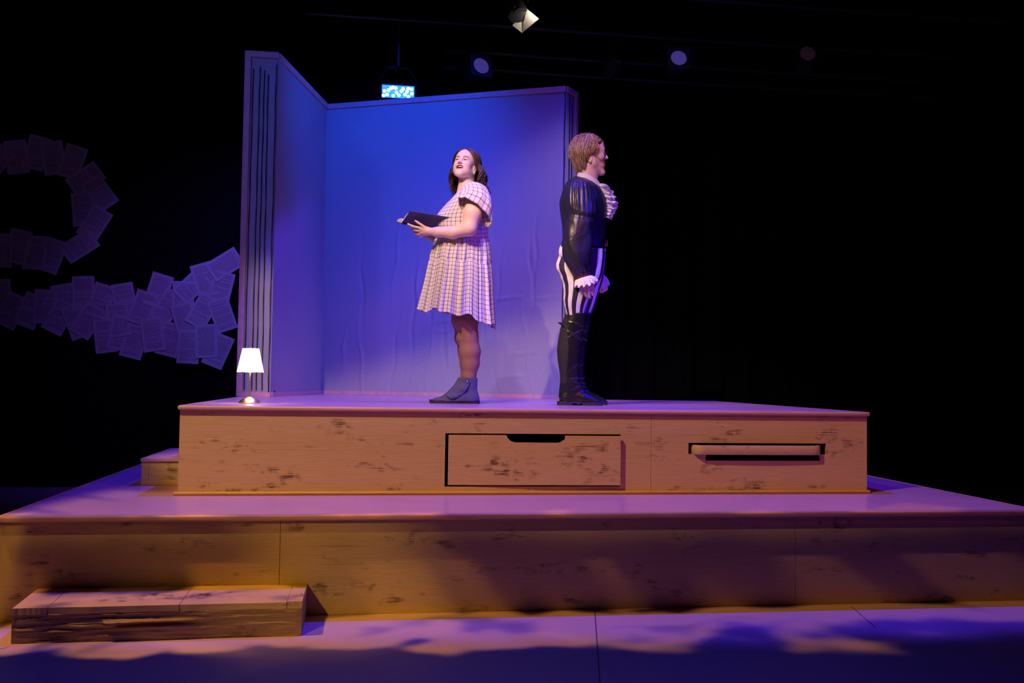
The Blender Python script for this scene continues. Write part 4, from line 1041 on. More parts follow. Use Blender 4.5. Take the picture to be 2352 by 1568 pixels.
def legs(F, e):
    for s, dx in ((-1, 0), (1, -5)):
        d = s*.085
        F.chain([P(1076+dx, 670, d), P(1070+dx, 735, d), P(1075+dx, 772, d*.95), P(1080+dx, 808, d*.95), P(1081+dx, 835, d*.9), P(1078+dx, 864, d*.86), P(1077+dx, 888, d*.85)],
                [.095+e, .080+e, .065+e, .0655+e, .056+e, .041+e, .034+e], .02)
        F.ell(P(1060+dx, 777, d*.95), (.026+e, .032, .035), .03)
legs(F, -.003)
# arm nearest the camera (her left)
F.chain([P(1092, 449, -.155), P(1086, 490, -.205), P(1078, 524, -.215)], [.056, .060, .050], .02)
F.chain([P(1078, 524, -.215), P(1040, 534, -.185), P(1005, 533, -.15), P(983, 531, -.12)], [.048, .040, .031, .0245], .02)
# far arm (her right)
F.chain([P(1092, 449, .155), P(1082, 495, .20), P(1068, 540, .20)], [.056, .058, .046], .02)
F.chain([P(1068, 540, .20), P(1020, 556, .15), P(985, 543, .09)], [.044, .036, .025], .02)
def hand(F, palm, fingers, k=.006, r=.0082):
    for (a, c, ra, rb) in palm: F.cap(a, c, ra, rb, .012)
    for pts in fingers:
        n = len(pts); F.chain(pts, [r*(1.12-.10*i) for i in range(n)], k)
hand(F, [(P(983, 531, -.12), P(972, 528, -.095), .024, .018), (P(980, 526, -.118), P(968, 525, -.10), .017, .014), (P(978, 535, -.11), P(968, 534, -.085), .016, .014)],
     [[P(978, 523, -.125), P(968, 516.5, -.118), P(960, 511, -.108), P(954, 507, -.10)],                      # thumb along the cover
      [P(970, 524, -.105), P(958, 522, -.098), P(947, 519, -.088), P(937, 514.5, -.082)],
      [P(969, 529, -.095), P(959, 529.5, -.085), P(952, 528, -.07), P(947, 526, -.055)],
      [P(970, 534, -.085), P(962, 537.5, -.07), P(956, 536, -.052), P(951, 532, -.04)],
      [P(972, 539, -.078), P(967, 542.5, -.062), P(961, 541, -.045), P(957, 537, -.03)]])
hand(F, [(P(985, 543, .09), P(972, 534, .07), .024, .018), (P(982, 540, .10), P(968, 530, .09), .016, .014)],
     [[P(970, 532, .055), P(958, 530, .04), P(950, 528, .02)], [P(968, 528, .08), P(955, 524, .065), P(945, 520, .05)],
      [P(966, 526, .09), P(954, 520, .09), P(944, 515, .085)], [P(974, 538, .06), P(966, 540, .04), P(958, 538, .022)],
      [P(978, 530, .11), P(970, 518, .12), P(962, 508, .115)]])
V, Fc = F.mesh(); V = smooth_mesh(V, Fc, 1, .35)
C = head_colors(V, TW, SKIN_W, lip=(.58, .20, .20), brow=(.09, .045, .035), mouth=1.45, mw=1.40, lid=.0066, blush=(.80, .40, .38))
b = MB(); b.add(V, Fc, col=C); b.build('body', M_SKIN, wp, angle=180); print('woman verts', len(V))
eyes(TW, wp, gaze=(1, -.12, -.10)); teeth(TW, wp, 1.45, mw=1.32)
# tights
F = Field((float(P(1020, 700)[0]), WY-.22, zr(905)), (float(P(1120, 700)[0]), WY+.22, zr(672)), .004)
legs(F, .0015); F.stack([(zr(672), xr(1070), WY, .001, .001), (zr(674), xr(1070), WY, .001, .001)], 0)
V, Fc = F.mesh(); V = smooth_mesh(V, Fc, 2, .5)
kx, kz = xr(1056), zr(777)
for i in range(4):
    zc = kz+.012*(1.5-i); a = np.exp(-((V[:, 2]-zc-.25*(V[:, 0]-kx))/.003)**2)*np.exp(-((V[:, 0]-kx)/.035)**2); V[:, 0] -= a*.0045; V[:, 1] -= a*.002
b = MB(); b.add(V, Fc); b.build('tights', M_TIGHTS, wp, angle=180)

# dress
rows = [((1051, 445), (1095, 424), -4, .062, 0), ((1043, 451), (1102, 425), -13, .115, 0), ((1034, 459), (1112, 434), -14, .160, 0), ((1021, 472), (1118, 454), -4, .172, 0),
        ((1005, 492), (1120, 480), 0, .168, 0), ((1000, 510), (1121, 505), 0, .162, 0), ((1001, 530), (1121, 528), 0, .156, 0), ((1001, 547), (1122, 546), 0, .156, 0),
        ((997, 567), (1126, 567), 0, .170, 0), ((990, 594), (1128, 604), -2, .188, 0), ((981, 640), (1131, 655), -6, .212, 0), ((972, 680), (1133, 704), -8, .232, 0), ((965, 711), (1136, 751), -11, .248, 0)]
R_, ks = interp_rows(rows, 120)
ph = RNG.random(8)*6
def pleatf(k, a):
    t = ks[k]
    if t < 4:  return .0
    gth = 1-2*abs(math.sin(a*13+ph[5]+1.1*math.sin(a*2.3+ph[6])+.05*(t-7)))**.6
    wob = 1.1*gth+.8*math.sin(a*19+ph[0]+1.2*math.sin(a*3+ph[1]))+.7*math.sin(a*31+ph[2]+math.sin(a*5))+.35*math.sin(a*53+ph[3])
    wob2 = math.sin(a*11+ph[4]+.8*math.sin(a*2))
    if t < 7: return .004*(t-4)/3*wob*(.3 if t < 6.6 else 1)
    if t < 9: amp = .036+.020*(t-7)/2; step = .012
    else: amp = .042+.026*(t-9)/3; step = .02
    if abs(t-7.03) < .12: step -= .02
    if abs(t-9.03) < .10: step -= .02
    return step+amp*wob*.6+wob2*.028*max(0, (t-7.5)/4.5)
m = 300
G = body_loft(P, R_, m, 2.15, pleatf)
for j in range(m):
    aa_ = j/m*2*math.pi; G[:, j, 2] += (np.linspace(0, 1, len(G))**3)*(.010*math.sin(aa_*7+1)+.008*math.sin(aa_*13+ph[1]))
seg = np.linalg.norm(np.diff(G, axis=0), axis=2).mean(1); vv = np.concatenate([[0], np.cumsum(seg)])
ref = G[:60]; circ = []
uv = np.zeros((len(G)+0, m+1, 2))
for i in range(len(G)):
    wdt = .98 if ks[i] < 7 else (1.22 if ks[i] < 9 else 1.5)
    uv[i, :, 0] = np.linspace(-.5, .5, m+1)*wdt; uv[i, :, 1] = vv[i]
Gc = np.concatenate([G, G[:, :1]], 1)
b = MB(); b.loft(Gc, closed=False, uv=uv.reshape(-1, 2))
Gi = Gc+0; cen = Gc[:, :-1].mean(1)[:, None, :]; Gi = cen+(Gc-cen)*.985; Gi[:, :, 2] = Gc[:, :, 2]
b.loft(Gi[:, ::-1], closed=False, uv=uv[:, ::-1].reshape(-1, 2))
b.loft([Gc[-1], Gi[-1]], closed=False, uv=np.concatenate([uv[-1], uv[-1]]))
b.loft([Gi[0], Gc[0]], closed=False, uv=np.concatenate([uv[0], uv[0]]))
o = b.build('dress', M_PLAID, wp, angle=70)
# flutter sleeves
def sleeve(sgn, lab=None):
    rr = [((1086, 441), (27, 1), (1087, 417), -.125, -.13), ((1091, 447), (33, 7), (1097, 419), -.165, -.20), ((1092, 458), (36, 14), (1104, 431), -.195, -.25), ((1092, 472), (38, 21), (1104, 447), -.21, -.275), ((1090.5, 487), (38, 28), (1093, 467), -.215, -.285)]
    R = []; A = np.array([[*r[0], *r[1], *r[2], r[3], r[4]] for r in rr]); n = 36; m = 96
    for t in np.linspace(0, 4, n):
        i = min(int(t), 3); f = t-i; q = A[i]*(1-f)+A[i+1]*f
        c = np.array(q[0:2]); a = np.array(q[2:4]); o_ = np.array(q[4:6]); bb = o_-c; ring = []
        for th in np.linspace(0, 2*np.pi, m+1):
            r = 1+.035*(t/4)**1.5*math.sin(th*9+.5)+.012*math.sin(th*14)*(t/4)
            u, s = math.cos(th)*r, math.sin(th)*r
            pxy = c+a*u+bb*s; dv = q[6]+(q[7]-q[6])*s
            ring.append(P(pxy[0], pxy[1], dv*(-sgn)))
        R.append(ring)
    R = np.array(R); uvs = np.zeros((n, m+1, 2)); L_r = np.linspace(0, 1, m+1)
    uvs[:, :, 0] = L_r*.62; uvs[:, :, 1] = (np.linspace(0, .19, n))[:, None]
    Q = R*1; cc_ = R[:, :-1].mean(1)[:, None, :]; Ri = cc_+(R-cc_)*.97
    b = MB(); b.loft(R, closed=False, uv=uvs.reshape(-1, 2)); b.loft(Ri[:, ::-1], closed=False, uv=uvs[:, ::-1].reshape(-1, 2)); b.loft([R[-1], Ri[-1]], closed=False); b.loft([Ri[0], R[0]], closed=False)
    return b.build('sleeve', M_PLAID, wp, angle=70)
sleeve(-1); sleeve(1)

# hair
b = MB(); S0 = np.array([-.014, 0, .040])
def EL(d, r=(.111, .090, .103)): return S0+np.array(d)*np.array(r)
L = []
for th in np.linspace(.02, 2.5, 30):
    an = np.linspace(0, 2*np.pi, 60, endpoint=False)
    q = np.stack([np.sin(th)*np.cos(an), np.sin(th)*np.sin(an), np.full(60, np.cos(th))], 1)*np.array([.1035, .083, .098])+S0
    # pull the cap's rim behind the hairline
    lim = .098-1.55*(.078-q[:, 0]); bad = (q[:, 2] < lim)
    q[bad] = q[bad]*np.array([1, 1, 1])+(np.array([-.03, 0, .03])-q[bad])*.35
    L.append(TW.p(q))
b.loft(L[::-1], cap1=True, col=np.array([.7, .7, .7]))
rg = np.random.default_rng(5); cen = TW.p((-.014, 0, .03))
def wclump(az, x0, w, kind):
    sgn = 1 if az > 0 else -1
    st_ = np.array([x0, sgn*.006+rg.normal()*.002+.004, 0]); st_ = st_-S0; st_[2] = 0
    dd = np.array([(st_[0])/.111, st_[1]/.09, 0]); dd[2] = math.sqrt(max(1-dd[0]**2-dd[1]**2, .05)); dd /= np.linalg.norm(dd)
    el = rg.uniform(-.25, .05); de = dirv(az, el); infl = 1+rg.uniform(.0, .10)
    pts = []
    front = max(0, 1-abs(abs(az)-1.2)/.5)
    for t in np.linspace(0, 1, 12):
        d = slerp(dd, de, t); d = d+np.array([.12*front*math.sin(math.pi*t), 0, .05*math.sin(math.pi*t)])
        d /= np.linalg.norm(d)
        pts.append(TW.p(S0+d*np.array([.107, .087, .101])*(1+(infl-1+.06)*math.sin(math.pi*.5*t)+rg.normal()*.002)))
    p = pts[-1].copy(); out = TW.R @ np.array([math.cos(az), math.sin(az), 0]); out[2] = 0; out /= np.linalg.norm(out); tan = np.array([-out[1], out[0], 0])
    Ln = rg.uniform(.160, .205)+(.022 if az > 0 else 0)-.035*front*.5; nn = 18; f = 1.55+rg.normal()*.05; p0 = (2.2 if az > 0 else .6)+abs(az)*1.1+rg.normal()*.28; amp = rg.uniform(.012, .018)
    for k in range(1, nn+1):
        t = k/nn; r = amp*(math.sin(2*math.pi*f*t+p0)-math.sin(p0))*min(1, t*3); r2 = amp*.8*(math.cos(2*math.pi*f*t+p0)-math.cos(p0))
        curl = .014*max(0, t-.78)*18*.3
        q = p+np.array([0, 0, -Ln*t+curl])+out*(r+.040*t)+tan*r2*(.6 if kind else 1)
        pts.append(q)
    c = rg.uniform(.5, 1.9); clump(b, pts, w, .5, .3, (c, c*.95, c*.9), cen)
for i in range(640):
    az = rg.uniform(1.12, math.pi)*rg.choice([-1, 1]); a = abs(az)
    x0 = rg.uniform(.02, .072) if a < 1.9 else rg.uniform(-.055, .03); wclump(az, x0, rg.uniform(.0022, .0042), 0)
for i in range(420):
    az = rg.uniform(1.08, math.pi)*rg.choice([-1, 1]); a = abs(az)
    x0 = rg.uniform(.02, .074) if a < 1.9 else rg.uniform(-.055, .03); wclump(az, x0, rg.uniform(.0010, .0018), 0)
b.build('hair', M_HAIR_W, wp, angle=180)

# ankle boots
def wboot(sgn, dx):
    d = sgn*.072
    F = Field((float(P(980, 900)[0]), WY+d-.07, ZU+.012), (float(P(1112, 900)[0]), WY+d+.07, zr(860)), .003)
    Q = lambda px, py, q=0: PY(px+dx, py, WY+d+q)
    z_ = lambda py: float(Q(1070, py)[2]); x_ = lambda px: float(Q(px, 900)[0])
    F.stack([(z_(y), (x_(a)+x_(c))/2, WY+d, (x_(c)-x_(a))/2, bb) for (y, a, c, bb) in ((915, 1040, 1098, .040), (905, 1048, 1097, .040), (893, 1053, 1096, .042), (880, 1056, 1096, .045), (867, 1057, 1096.5, .047))], .0, n=2.3)
    F.chain([Q(1083, 913), Q(1055, 915), Q(1028, 919), Q(1006, 922)], [.041, .041, .033, .026], .03)
    F.ell(Q(1005, 923, 0), (.037, .038, .022), .02); F.ell(Q(1030, 921), (.055, .043, .028), .02); F.ell(Q(1078, 920), (.062, .039, .03), .02)
    F.d = np.maximum(F.d, (ZU+.014-F.a[2])[None, None, :].astype(np.float32))
    V, Fc = F.mesh(); V = smooth_mesh(V, Fc, 1, .4); b = MB(); b.add(V, Fc); bo = b.build('ankle_boot', M_DENIM, wp, angle=60)
    xs = np.array([989.5, 991, 998, 1010, 1030, 1055, 1080, 1095, 1101, 1102.5]); wd = np.array([.004, .018, .031, .039, .042, .038, .038, .034, .022, .006])
    poly = [(x_(x), WY+d-w_) for x, w_ in zip(xs, wd)]+[(x_(x), WY+d+w_) for x, w_ in zip(xs[::-1], wd[::-1])]
    b = MB(); b.prism(poly, ZU+.0005, ZU+.021); b.build('sole', M_RUB, bo, angle=50)
    # folded over flap with snaps, wrapped round the near and front side
    b = MB(); G = []
    top = [(1099, 866.5), (1056, 866.5), (1053.5, 872), (1046, 884), (1032, 899), (1022, 907)]; bot = [(1080, 868), (1079.5, 874), (1077, 884), (1069, 897), (1058, 909), (1036, 916)]
    s_ = -1
    n1, n2 = 26, 16
    for t in np.linspace(0, 1, n1):
        row = []
        for q in np.linspace(0, 1, n2):
            i = t*4; j = min(int(i), 3); f = i-j
            a_ = np.array(top[j+1])*(1-f)+np.array(top[min(j+2, 5)])*f; c_ = np.array(bot[j+1 if j+1 < 6 else 5])*(1-f)+np.array(bot[min(j+2, 5)])*f
            p = a_*(1-q)+c_*q; fold = .003*math.sin(t*14+q*2)
            row.append(Q(p[0], p[1], s_*(.012+.040*math.sin(min(1, q*1.35)*math.pi/2)+fold)))
        G.append(row)
    sheet_grid(b, G, .003); fl = b.build('boot_flap', M_DENIM, bo, angle=60)
    for (px, py, rr) in ((1072.5, 875, .006), (1064, 893, .0095), (1054.5, 905.5, .0085), (1040, 911, .004)):
        c = Q(px, py, -.058); b = MB(); b.lathe([(rr, .004), (rr, 0), (rr*.7, -.003), (rr*.35, -.002), (.001, -.0025)], 18, tuple(c), axis='y', caps=True); b.build('snap', M_SNAP, bo)
wboot(-1, 0); wboot(1, -3)

# the book she holds
M_COVER = mat('dark blue book cover', (.05, .045, .13), .5)
M_LEAF = mat('book paper', (.80, .78, .72), .8)
bkp = P(970, 520, -.02)
hb = empty('book', (float(bkp[0]), float(bkp[1]), float(bkp[2])), 'dark blue hardback book held open in the woman\'s hands', 'book')
A0, B0 = P(922, 512, -.005), P(1014, 527, -.005)      # spine, top end to tail end
ax = (B0-A0)
nearu = P(942, 483.5, -.15)-A0; faru = P(907, 507.5, .14)-A0
def cover(uv_, lab=None):
    b = MB(); G = [[A0+ax*s+uv_*t for t in np.linspace(0, 1, 6)] for s in np.linspace(0, 1, 6)]
    sheet_grid(b, G, .0028); return b
up_n = np.cross(nearu, ax); up_n /= np.linalg.norm(up_n); up_n *= np.sign(up_n[2]) if up_n[2] != 0 else 1
up_f = np.cross(faru, ax); up_f /= np.linalg.norm(up_f); up_f *= np.sign(up_f[2])
b = MB(); b.add(np.concatenate([[A0, B0, B0+nearu, A0+nearu], np.array([A0, B0, B0+nearu, A0+nearu])-up_n*.003]), [[3, 2, 1, 0], [4, 5, 6, 7], [0, 1, 5, 4], [1, 2, 6, 5], [2, 3, 7, 6], [3, 0, 4, 7]])
b.build('cover', M_COVER, hb, smooth=False)
b = MB(); b.add(np.concatenate([[A0, B0, B0+faru, A0+faru], np.array([A0, B0, B0+faru, A0+faru])-up_f*.003]), [[3, 2, 1, 0], [4, 5, 6, 7], [0, 1, 5, 4], [1, 2, 6, 5], [2, 3, 7, 6], [3, 0, 4, 7]])
b.build('cover', M_COVER, hb, smooth=False)
for uv_, n_ in ((nearu, up_n), (faru, up_f)):
    R = []
    for s in (.02, .5, .98):
        a = A0+ax*s; top = []; 
        for t in np.linspace(0, .96, 14): top.append(a+uv_*t+n_*(.001+.034*math.sin(math.pi*min(1, t*1.0+.12))**.6*(1-.55*t)))
        R.append(top+[a+uv_*t+n_*.0006 for t in np.linspace(.96, 0, 6)])
    b = MB(); b.loft(R, cap0=True, cap1=True); b.build('page_block', M_LEAF, hb, angle=50)
b = MB(); b.tube([A0-up_n*.004, B0-up_n*.004], .008, 12, flat=.6); b.build('spine', M_COVER, hb)
# ================================================================== MAN IN A BLACK COAT AND STRIPED BREECHES
SKIN_M = (.78, .52, .42)
M_HAIR_M = hair_mat('light brown layered hair', (.42, .27, .14), None)
def satin(name, col, rough=.32, wr=.004, sc=(9, 9, 5)):
    m = bpy.data.materials.new(name); m.use_nodes = True; nt = m.node_tree; N = nt.nodes; L = nt.links; b = N['Principled BSDF']
    b.inputs['Base Color'].default_value = (*col, 1); b.inputs['Roughness'].default_value = rough; b.inputs['Specular IOR Level'].default_value = .6
    geo = N.new('ShaderNodeTexCoord'); mp = N.new('ShaderNodeMapping'); mp.inputs['Scale'].default_value = sc; L.new(geo.outputs['Object'], mp.inputs[0])
    nz = N.new('ShaderNodeTexNoise'); nz.inputs['Scale'].default_value = 1.6; nz.inputs['Detail'].default_value = 2.5; nz.inputs['Distortion'].default_value = .9; L.new(mp.outputs[0], nz.inputs['Vector'])
    bp = N.new('ShaderNodeBump'); bp.inputs['Distance'].default_value = wr; bp.inputs['Strength'].default_value = 1; L.new(nz.outputs[0], bp.inputs['Height']); L.new(bp.outputs[0], b.inputs['Normal'])
    return m
M_SATIN = satin('crinkled black satin', (.02, .02, .03), .40, .009)
M_VEST = satin('black waistcoat cloth', (.012, .012, .02), .45, .006)
M_LEATH = satin('polished black boot leather', (.012, .012, .014), .30, .005, (6, 6, 9))
M_SUEDE = mat('matt black stretch panel', (.02, .017, .017), .8)
M_WHITE = mat('white cotton ruffle', (.82, .80, .80), .8, spec=.2)
M_RED = mat('dark red braid', (.14, .02, .02), .7)
M_BELT = mat('black belt', (.01, .01, .014), .3)
def stripes():
    m = bpy.data.materials.new('black and white striped breeches'); m.use_nodes = True; nt = m.node_tree; N = nt.nodes; L = nt.links; b = N['Principled BSDF']; b.inputs['Roughness'].default_value = .7
    tc = N.new('ShaderNodeTexCoord'); sx = N.new('ShaderNodeSeparateXYZ'); L.new(tc.outputs['UV'], sx.inputs[0])
    f = N.new('ShaderNodeMath'); f.operation = 'FRACT'; L.new(sx.outputs[0], f.inputs[0])
    g = N.new('ShaderNodeMath'); g.operation = 'GREATER_THAN'; L.new(f.outputs[0], g.inputs[0]); g.inputs[1].default_value = .5
    mx = N.new('ShaderNodeMix'); mx.data_type = 'RGBA'; L.new(g.outputs[0], mx.inputs[0]); mx.inputs[6].default_value = (.82, .80, .80, 1); mx.inputs[7].default_value = (.018, .016, .03, 1)
    L.new(mx.outputs[2], b.inputs['Base Color']); return m
M_STRIPE = stripes()
mf = PZ(1335, 930.5, ZU); MY = float(mf[1])+.075; print('man Y', MY)
mp_ = empty('person', (float(mf[0]), MY, ZU), 'man in black coat, white ruffles, striped breeches and tall boots, standing in profile', 'person')
def P(px, py, dv=0.0): return PY(px, py, MY+dv)
TM = Xf(P(1357, 357, 0), (math.cos(math.radians(-3)), math.sin(math.radians(-3)), 0), math.radians(3), 0, 1.0)
zr = lambda py: float(P(1340, py)[2]); xr = lambda px: float(P(px, 550)[0])
lo = (float(P(1288, 500)[0]), MY-.26, ZU+.30); hi = (float(P(1412, 500)[0]), MY+.28, ZU+1.84); zh = TM.o[2]-.16
F = Field(lo, hi, .0028, np.concatenate([np.arange(lo[2], zh, .0036), np.arange(zh, hi[2], .0024)]))
build_head(F, TM, ear_z=-.032, male=True, mouth=.85, st=1.30, ear_x=-.012, lipx=.005)
F.cap(P(1352, 385, 0), P(1346, 425, 0), .058, .062, .03); F.cap(P(1361, 392, 0), P(1356, 424, 0), .034, .045, .03)
for s in (-1, 1): F.cap(P(1342, 424, s*.04), P(1335, 436, s*.16), .045, .05, .04)
F.stack([(zr(y), (xr(a)+xr(c))/2, MY, (xr(c)-xr(a))/2, bb) for (y, a, c, bb) in ((640, 1292, 1374, .12), (600, 1292, 1378, .135), (560, 1302, 1380, .12), (520, 1302, 1382, .13), (470, 1298, 1384, .145), (440, 1304, 1376, .12), (424, 1322, 1366, .07))], .03)
for s in (-1, 1): F.chain([P(1330, 636, s*.085), P(1319, 690, s*.085), P(1319, 745, s*.085)], [.075, .050, .040], .02)
for s in (-1, 1):
    F.chain([P(1336, 438, s*.165), P(1334, 540, s*.205)], [.052, .042], .02)
F.chain([P(1334, 540, -.205), P(1342, 630, -.185), P(1346, 650, -.18)], [.042, .03, .027], .02)
F.chain([P(1334, 540, .205), P(1370, 630, .17), P(1378, 648, .16)], [.042, .03, .027], .02)
# near hand: fingers hang down, lightly curled
d = -.18
hand(F, [(P(1346, 648, d), P(1347, 661, d), .027, .022), (P(1341, 652, d+.012), P(1340, 662, d+.012), .018, .014), (P(1354, 650, d-.004), P(1358, 659, d-.004), .018, .013)],
     [[P(1339, 661, d+.014), P(1336.5, 668, d+.016), P(1337.5, 674, d+.028), P(1340, 678, d+.04)],
      [P(1344, 663, d), P(1343.5, 672, d-.006), P(1346, 679, d+.002), P(1349, 682.5, d+.014)],
      [P(1350, 663, d-.008), P(1351.5, 673, d-.016), P(1353.5, 680, d-.008), P(1355.5, 683.5, d+.004)],
      [P(1356, 660, d-.008), P(1359.5, 668, d-.016), P(1361, 674, d-.010), P(1361.5, 678, d)],
      [P(1354, 652, d+.012), P(1361, 658, d+.026), P(1364, 664, d+.034), P(1364, 669, d+.038)]], r=.0092)
d = .16
hand(F, [(P(1378, 648, d), P(1382, 658, d), .024, .02), (P(1384, 650, d), P(1387, 659, d), .017, .014)],
     [[P(1379, 660, d-.01), P(1378.5, 666, d-.015), P(1380, 670, d-.012)], [P(1382, 660, d), P(1383, 666, d-.004), P(1385, 670, d)],
      [P(1386, 659, d), P(1388.5, 664, d), P(1390, 667, d+.004)], [P(1389, 656, d), P(1393, 660.5, d), P(1394, 664, d+.004)],
      [P(1378, 652, d-.02), P(1375, 659, d-.035), P(1375.5, 665, d-.04)]], r=.0092)
V, Fc = F.mesh(); V = smooth_mesh(V, Fc, 1, .35); C = head_colors(V, TM, SKIN_M, lip=(.48, .20, .17), brow=(.20, .11, .06), mouth=.85, blush=(.75, .38, .30), st=1.30)
b = MB(); b.add(V, Fc, col=C); b.build('body', M_SKIN, mp_, angle=180); print('man verts', len(V))
eyes(TM, mp_, gaze=(1, 0, .05), iris=(.08, .10, .12)); teeth(TM, mp_, .85, st=1.30)

# breeches
def fold(k, a): return .010*math.sin(a*3+k*.55)+.006*math.sin(a*7-k*.9)
G = []
for (rows, nm) in (([((1389, 570), (1287, 572), 0, .105, -.045), ((1389.5, 592), (1281, 590), 0, .115, -.05), ((1387, 612), (1276, 611), 0, .115, -.06), ((1380, 638), (1286, 636), 0, .108, -.075), ((1366, 662), (1293, 660), 0, .100, -.083), ((1353, 692), (1294, 690), 0, .085, -.086), ((1347, 708), (1297, 708), 0, .072, -.085), ((1342, 728), (1302, 728), 0, .058, -.083)], 'n'),
                   ([((1389, 570), (1287, 572), 0, .105, .045), ((1389.5, 592), (1283, 590), 0, .115, .05), ((1388, 612), (1282, 611), 0, .115, .06), ((1386, 638), (1293, 636), 0, .108, .075), ((1379, 662), (1302, 660), 0, .100, .083), ((1369, 692), (1308, 690), 0, .085, .086), ((1362, 710), (1310, 710), 0, .070, .085), ((1354, 730), (1314, 730), 0, .058, .083)], 'f')):
    RR, ks = interp_rows(rows, 60); m = 72
    g = body_loft(P, RR, m, 2.2, lambda k, a: .008*math.sin(a*3+ks[k]*2.4)+(.012*math.sin(ks[k]*7.5+a)*max(0, -math.cos(a)) if ks[k] > 2 else 0))
    g = np.concatenate([g, g[:, :1]], 1); uv = np.zeros((60, m+1, 2)); uv[:, :, 0] = np.linspace(0, 9, m+1)+.30; uv[:, :, 1] = ks[:, None]; G.append((g, uv))
b = MB()
for g, uv in G: b.loft(g, closed=False, uv=uv.reshape(-1, 2))
b.build('breeches', M_STRIPE, mp_, angle=180)
# waistband
def bandloft(name, m_, y0, y1, f0, f1, b0, b1, bw, mi_=None, e=2.2, n=3):
    rows = [((f0, y0), (b0, y0), 0, bw, 0), (((f0+f1)/2+.6, (y0+y1)/2), ((b0+b1)/2-.6, (y0+y1)/2), 0, bw+.003, 0), ((f1, y1), (b1, y1), 0, bw, 0)]
    g = body_loft(P, rows, 60, e); gi = g.mean(1)[:, None]+(g-g.mean(1)[:, None])*.94
    q = MB(); q.loft(list(g)+list(gi[::-1])+[g[0]]); return q.build(name, m_, mp_, angle=50)
bandloft('waistband', M_STRIPE if False else M_WHITE, 571, 576.5, 1390.5, 1391, 1286, 1285.5, .128)
bandloft('belt', M_BELT, 548, 569, 1390.5, 1391, 1292, 1288, .130)
b = MB()
for dy in (550, 556, 562): b.box(tuple(P(1389.5, dy+3, -.03)-np.array([.004, .004, .005])), tuple(P(1389.5, dy+3, -.03)+np.array([.004, .004, .005])), .001)
b = MB(); c = P(1391.5, 558, 0); rr = .02
b.tube([c+np.array([.006, -rr, -rr]), c+np.array([.006, rr, -rr]), c+np.array([.006, rr, rr]), c+np.array([.006, -rr, rr]), c+np.array([.006, -rr, -rr])], .003, 6); b.build('belt_buckle', M_SNAP, mp_)
# coat body / waistcoat
rows = [((1357, 411), (1322, 404), 0, .075, 0), ((1368, 420), (1306, 414), -1, .135, 0), ((1381, 433), (1296, 428), -2, .185, 0), ((1390, 449), (1289, 447), 0, .195, 0), ((1395, 467), (1285, 466), 0, .185, 0), ((1396, 487), (1287, 488), 0, .168, 0),
        ((1392.5, 512), (1291, 514), 0, .150, 0), ((1390, 540), (1293, 542), 0, .135, 0), ((1389.5, 566), (1291, 568), 0, .135, 0)]
RR, ks = interp_rows(rows, 90)
def tf(k, a):
    back = max(0, -math.cos(a)); t = ks[k]
    return .026*back*math.sin(a*11+t*.5)*min(1, t/2)+.006*math.sin(t*9+a*2)*max(0, (t-4.5)/3.5)*(1-back)
g = body_loft(P, RR, 140, 2.2, tf)
gi = g.mean(1)[:, None]+(g-g.mean(1)[:, None])*.96
b = MB(); b.loft(list(g)+list(gi[::-1])+[g[0]]); b.build('coat', M_SATIN, mp_, angle=180)
# darker waistcoat front panel standing just proud of the coat
b = MB(); an = np.linspace(-1.15, 1.15, 60); G = []
for k in range(6, 89):
    f, bk_, ym, bb, dv = RR[k]; c, s = np.cos(an), np.sin(an); cc = np.sign(c)*np.abs(c)**(2/2.2); ss = np.sign(s)*np.abs(s)**(2/2.2)
    hw = 1.0
    G.append([P((f[0]+bk_[0])/2+(f[0]-bk_[0])/2*cc[j]*1.012, f[1]*(1+c[j])/2+bk_[1]*(1-c[j])/2+ym*s[j]**2, dv-bb*ss[j]*1.012) for j in range(60)])
sheet_grid(b, G, .002); b.build('waistcoat', M_VEST, mp_, angle=180)
for s in (-1, 1):
    b = MB(); b.tube([P(1360, 417, s*.082), P(1370, 427, s*.082), (P(1383, 441, s*.068)), P(1391, 455, s*.056), P(1395.5, 470, s*.045), P(1396.5, 488, s*.04)], .0035, 8); b.build('neckline_braid', M_RED, mp_)
# sleeves
def msleeve(s, dx, rows, name='sleeve'):
    A, ks2 = interp_rows(rows, 130); p3 = rg.random(6)*6
    def pf(k, a):
        t = ks2[k]; up_ = math.exp(-((t-2.0)/1.6)**2); dn = math.exp(-((t-6.5)/1.8)**2)
        pl = abs(math.sin(a*8.5+p3[0]+.25*math.sin(t)))*2-1
        w = .085*up_*pl*(.6+.4*math.sin(a*2.3+p3[4]))
        w += .035*dn*math.sin(a*5+t*1.1+p3[1])+.022*math.sin(a*3-t*2.3+p3[2])*min(1, t/2)+.014*math.sin(a*8+t*3.1+p3[3])*min(1, t/3)
        w -= .10*math.exp(-((t-4.05-.25*math.sin(a+1))/.22)**2)
        if t > 8: w += .03*math.sin(a*14)*(t-8)
        return w
    g = body_loft(P, A, 150, 2.0, pf); gi = g.mean(1)[:, None]+(g-g.mean(1)[:, None])*.96
    b = MB(); b.loft(list(g)+list(gi[::-1])+[g[0]]); return b.build(name, M_SATIN, mp_, angle=180)
rows_n = [((1345, 411), (1320, 411), -2, .020, -.135), ((1355, 420), (1309, 419), -5, .045, -.16), ((1362, 437), (1303, 434), -6, .072, -.185), ((1366, 462), (1303, 461), 0, .082, -.205), ((1367, 490), (1306, 492), 0, .080, -.215),
          ((1365, 520), (1298, 522), 0, .082, -.215), ((1362, 552), (1293, 552), 0, .086, -.212), ((1360, 582), (1293, 582), 0, .088, -.208), ((1359, 606), (1302, 610), 0, .078, -.20), ((1357, 622), (1314, 630), 0, .056, -.19), ((1355, 630), (1322, 642), 0, .042, -.185)]
msleeve(-1, 0, rows_n)
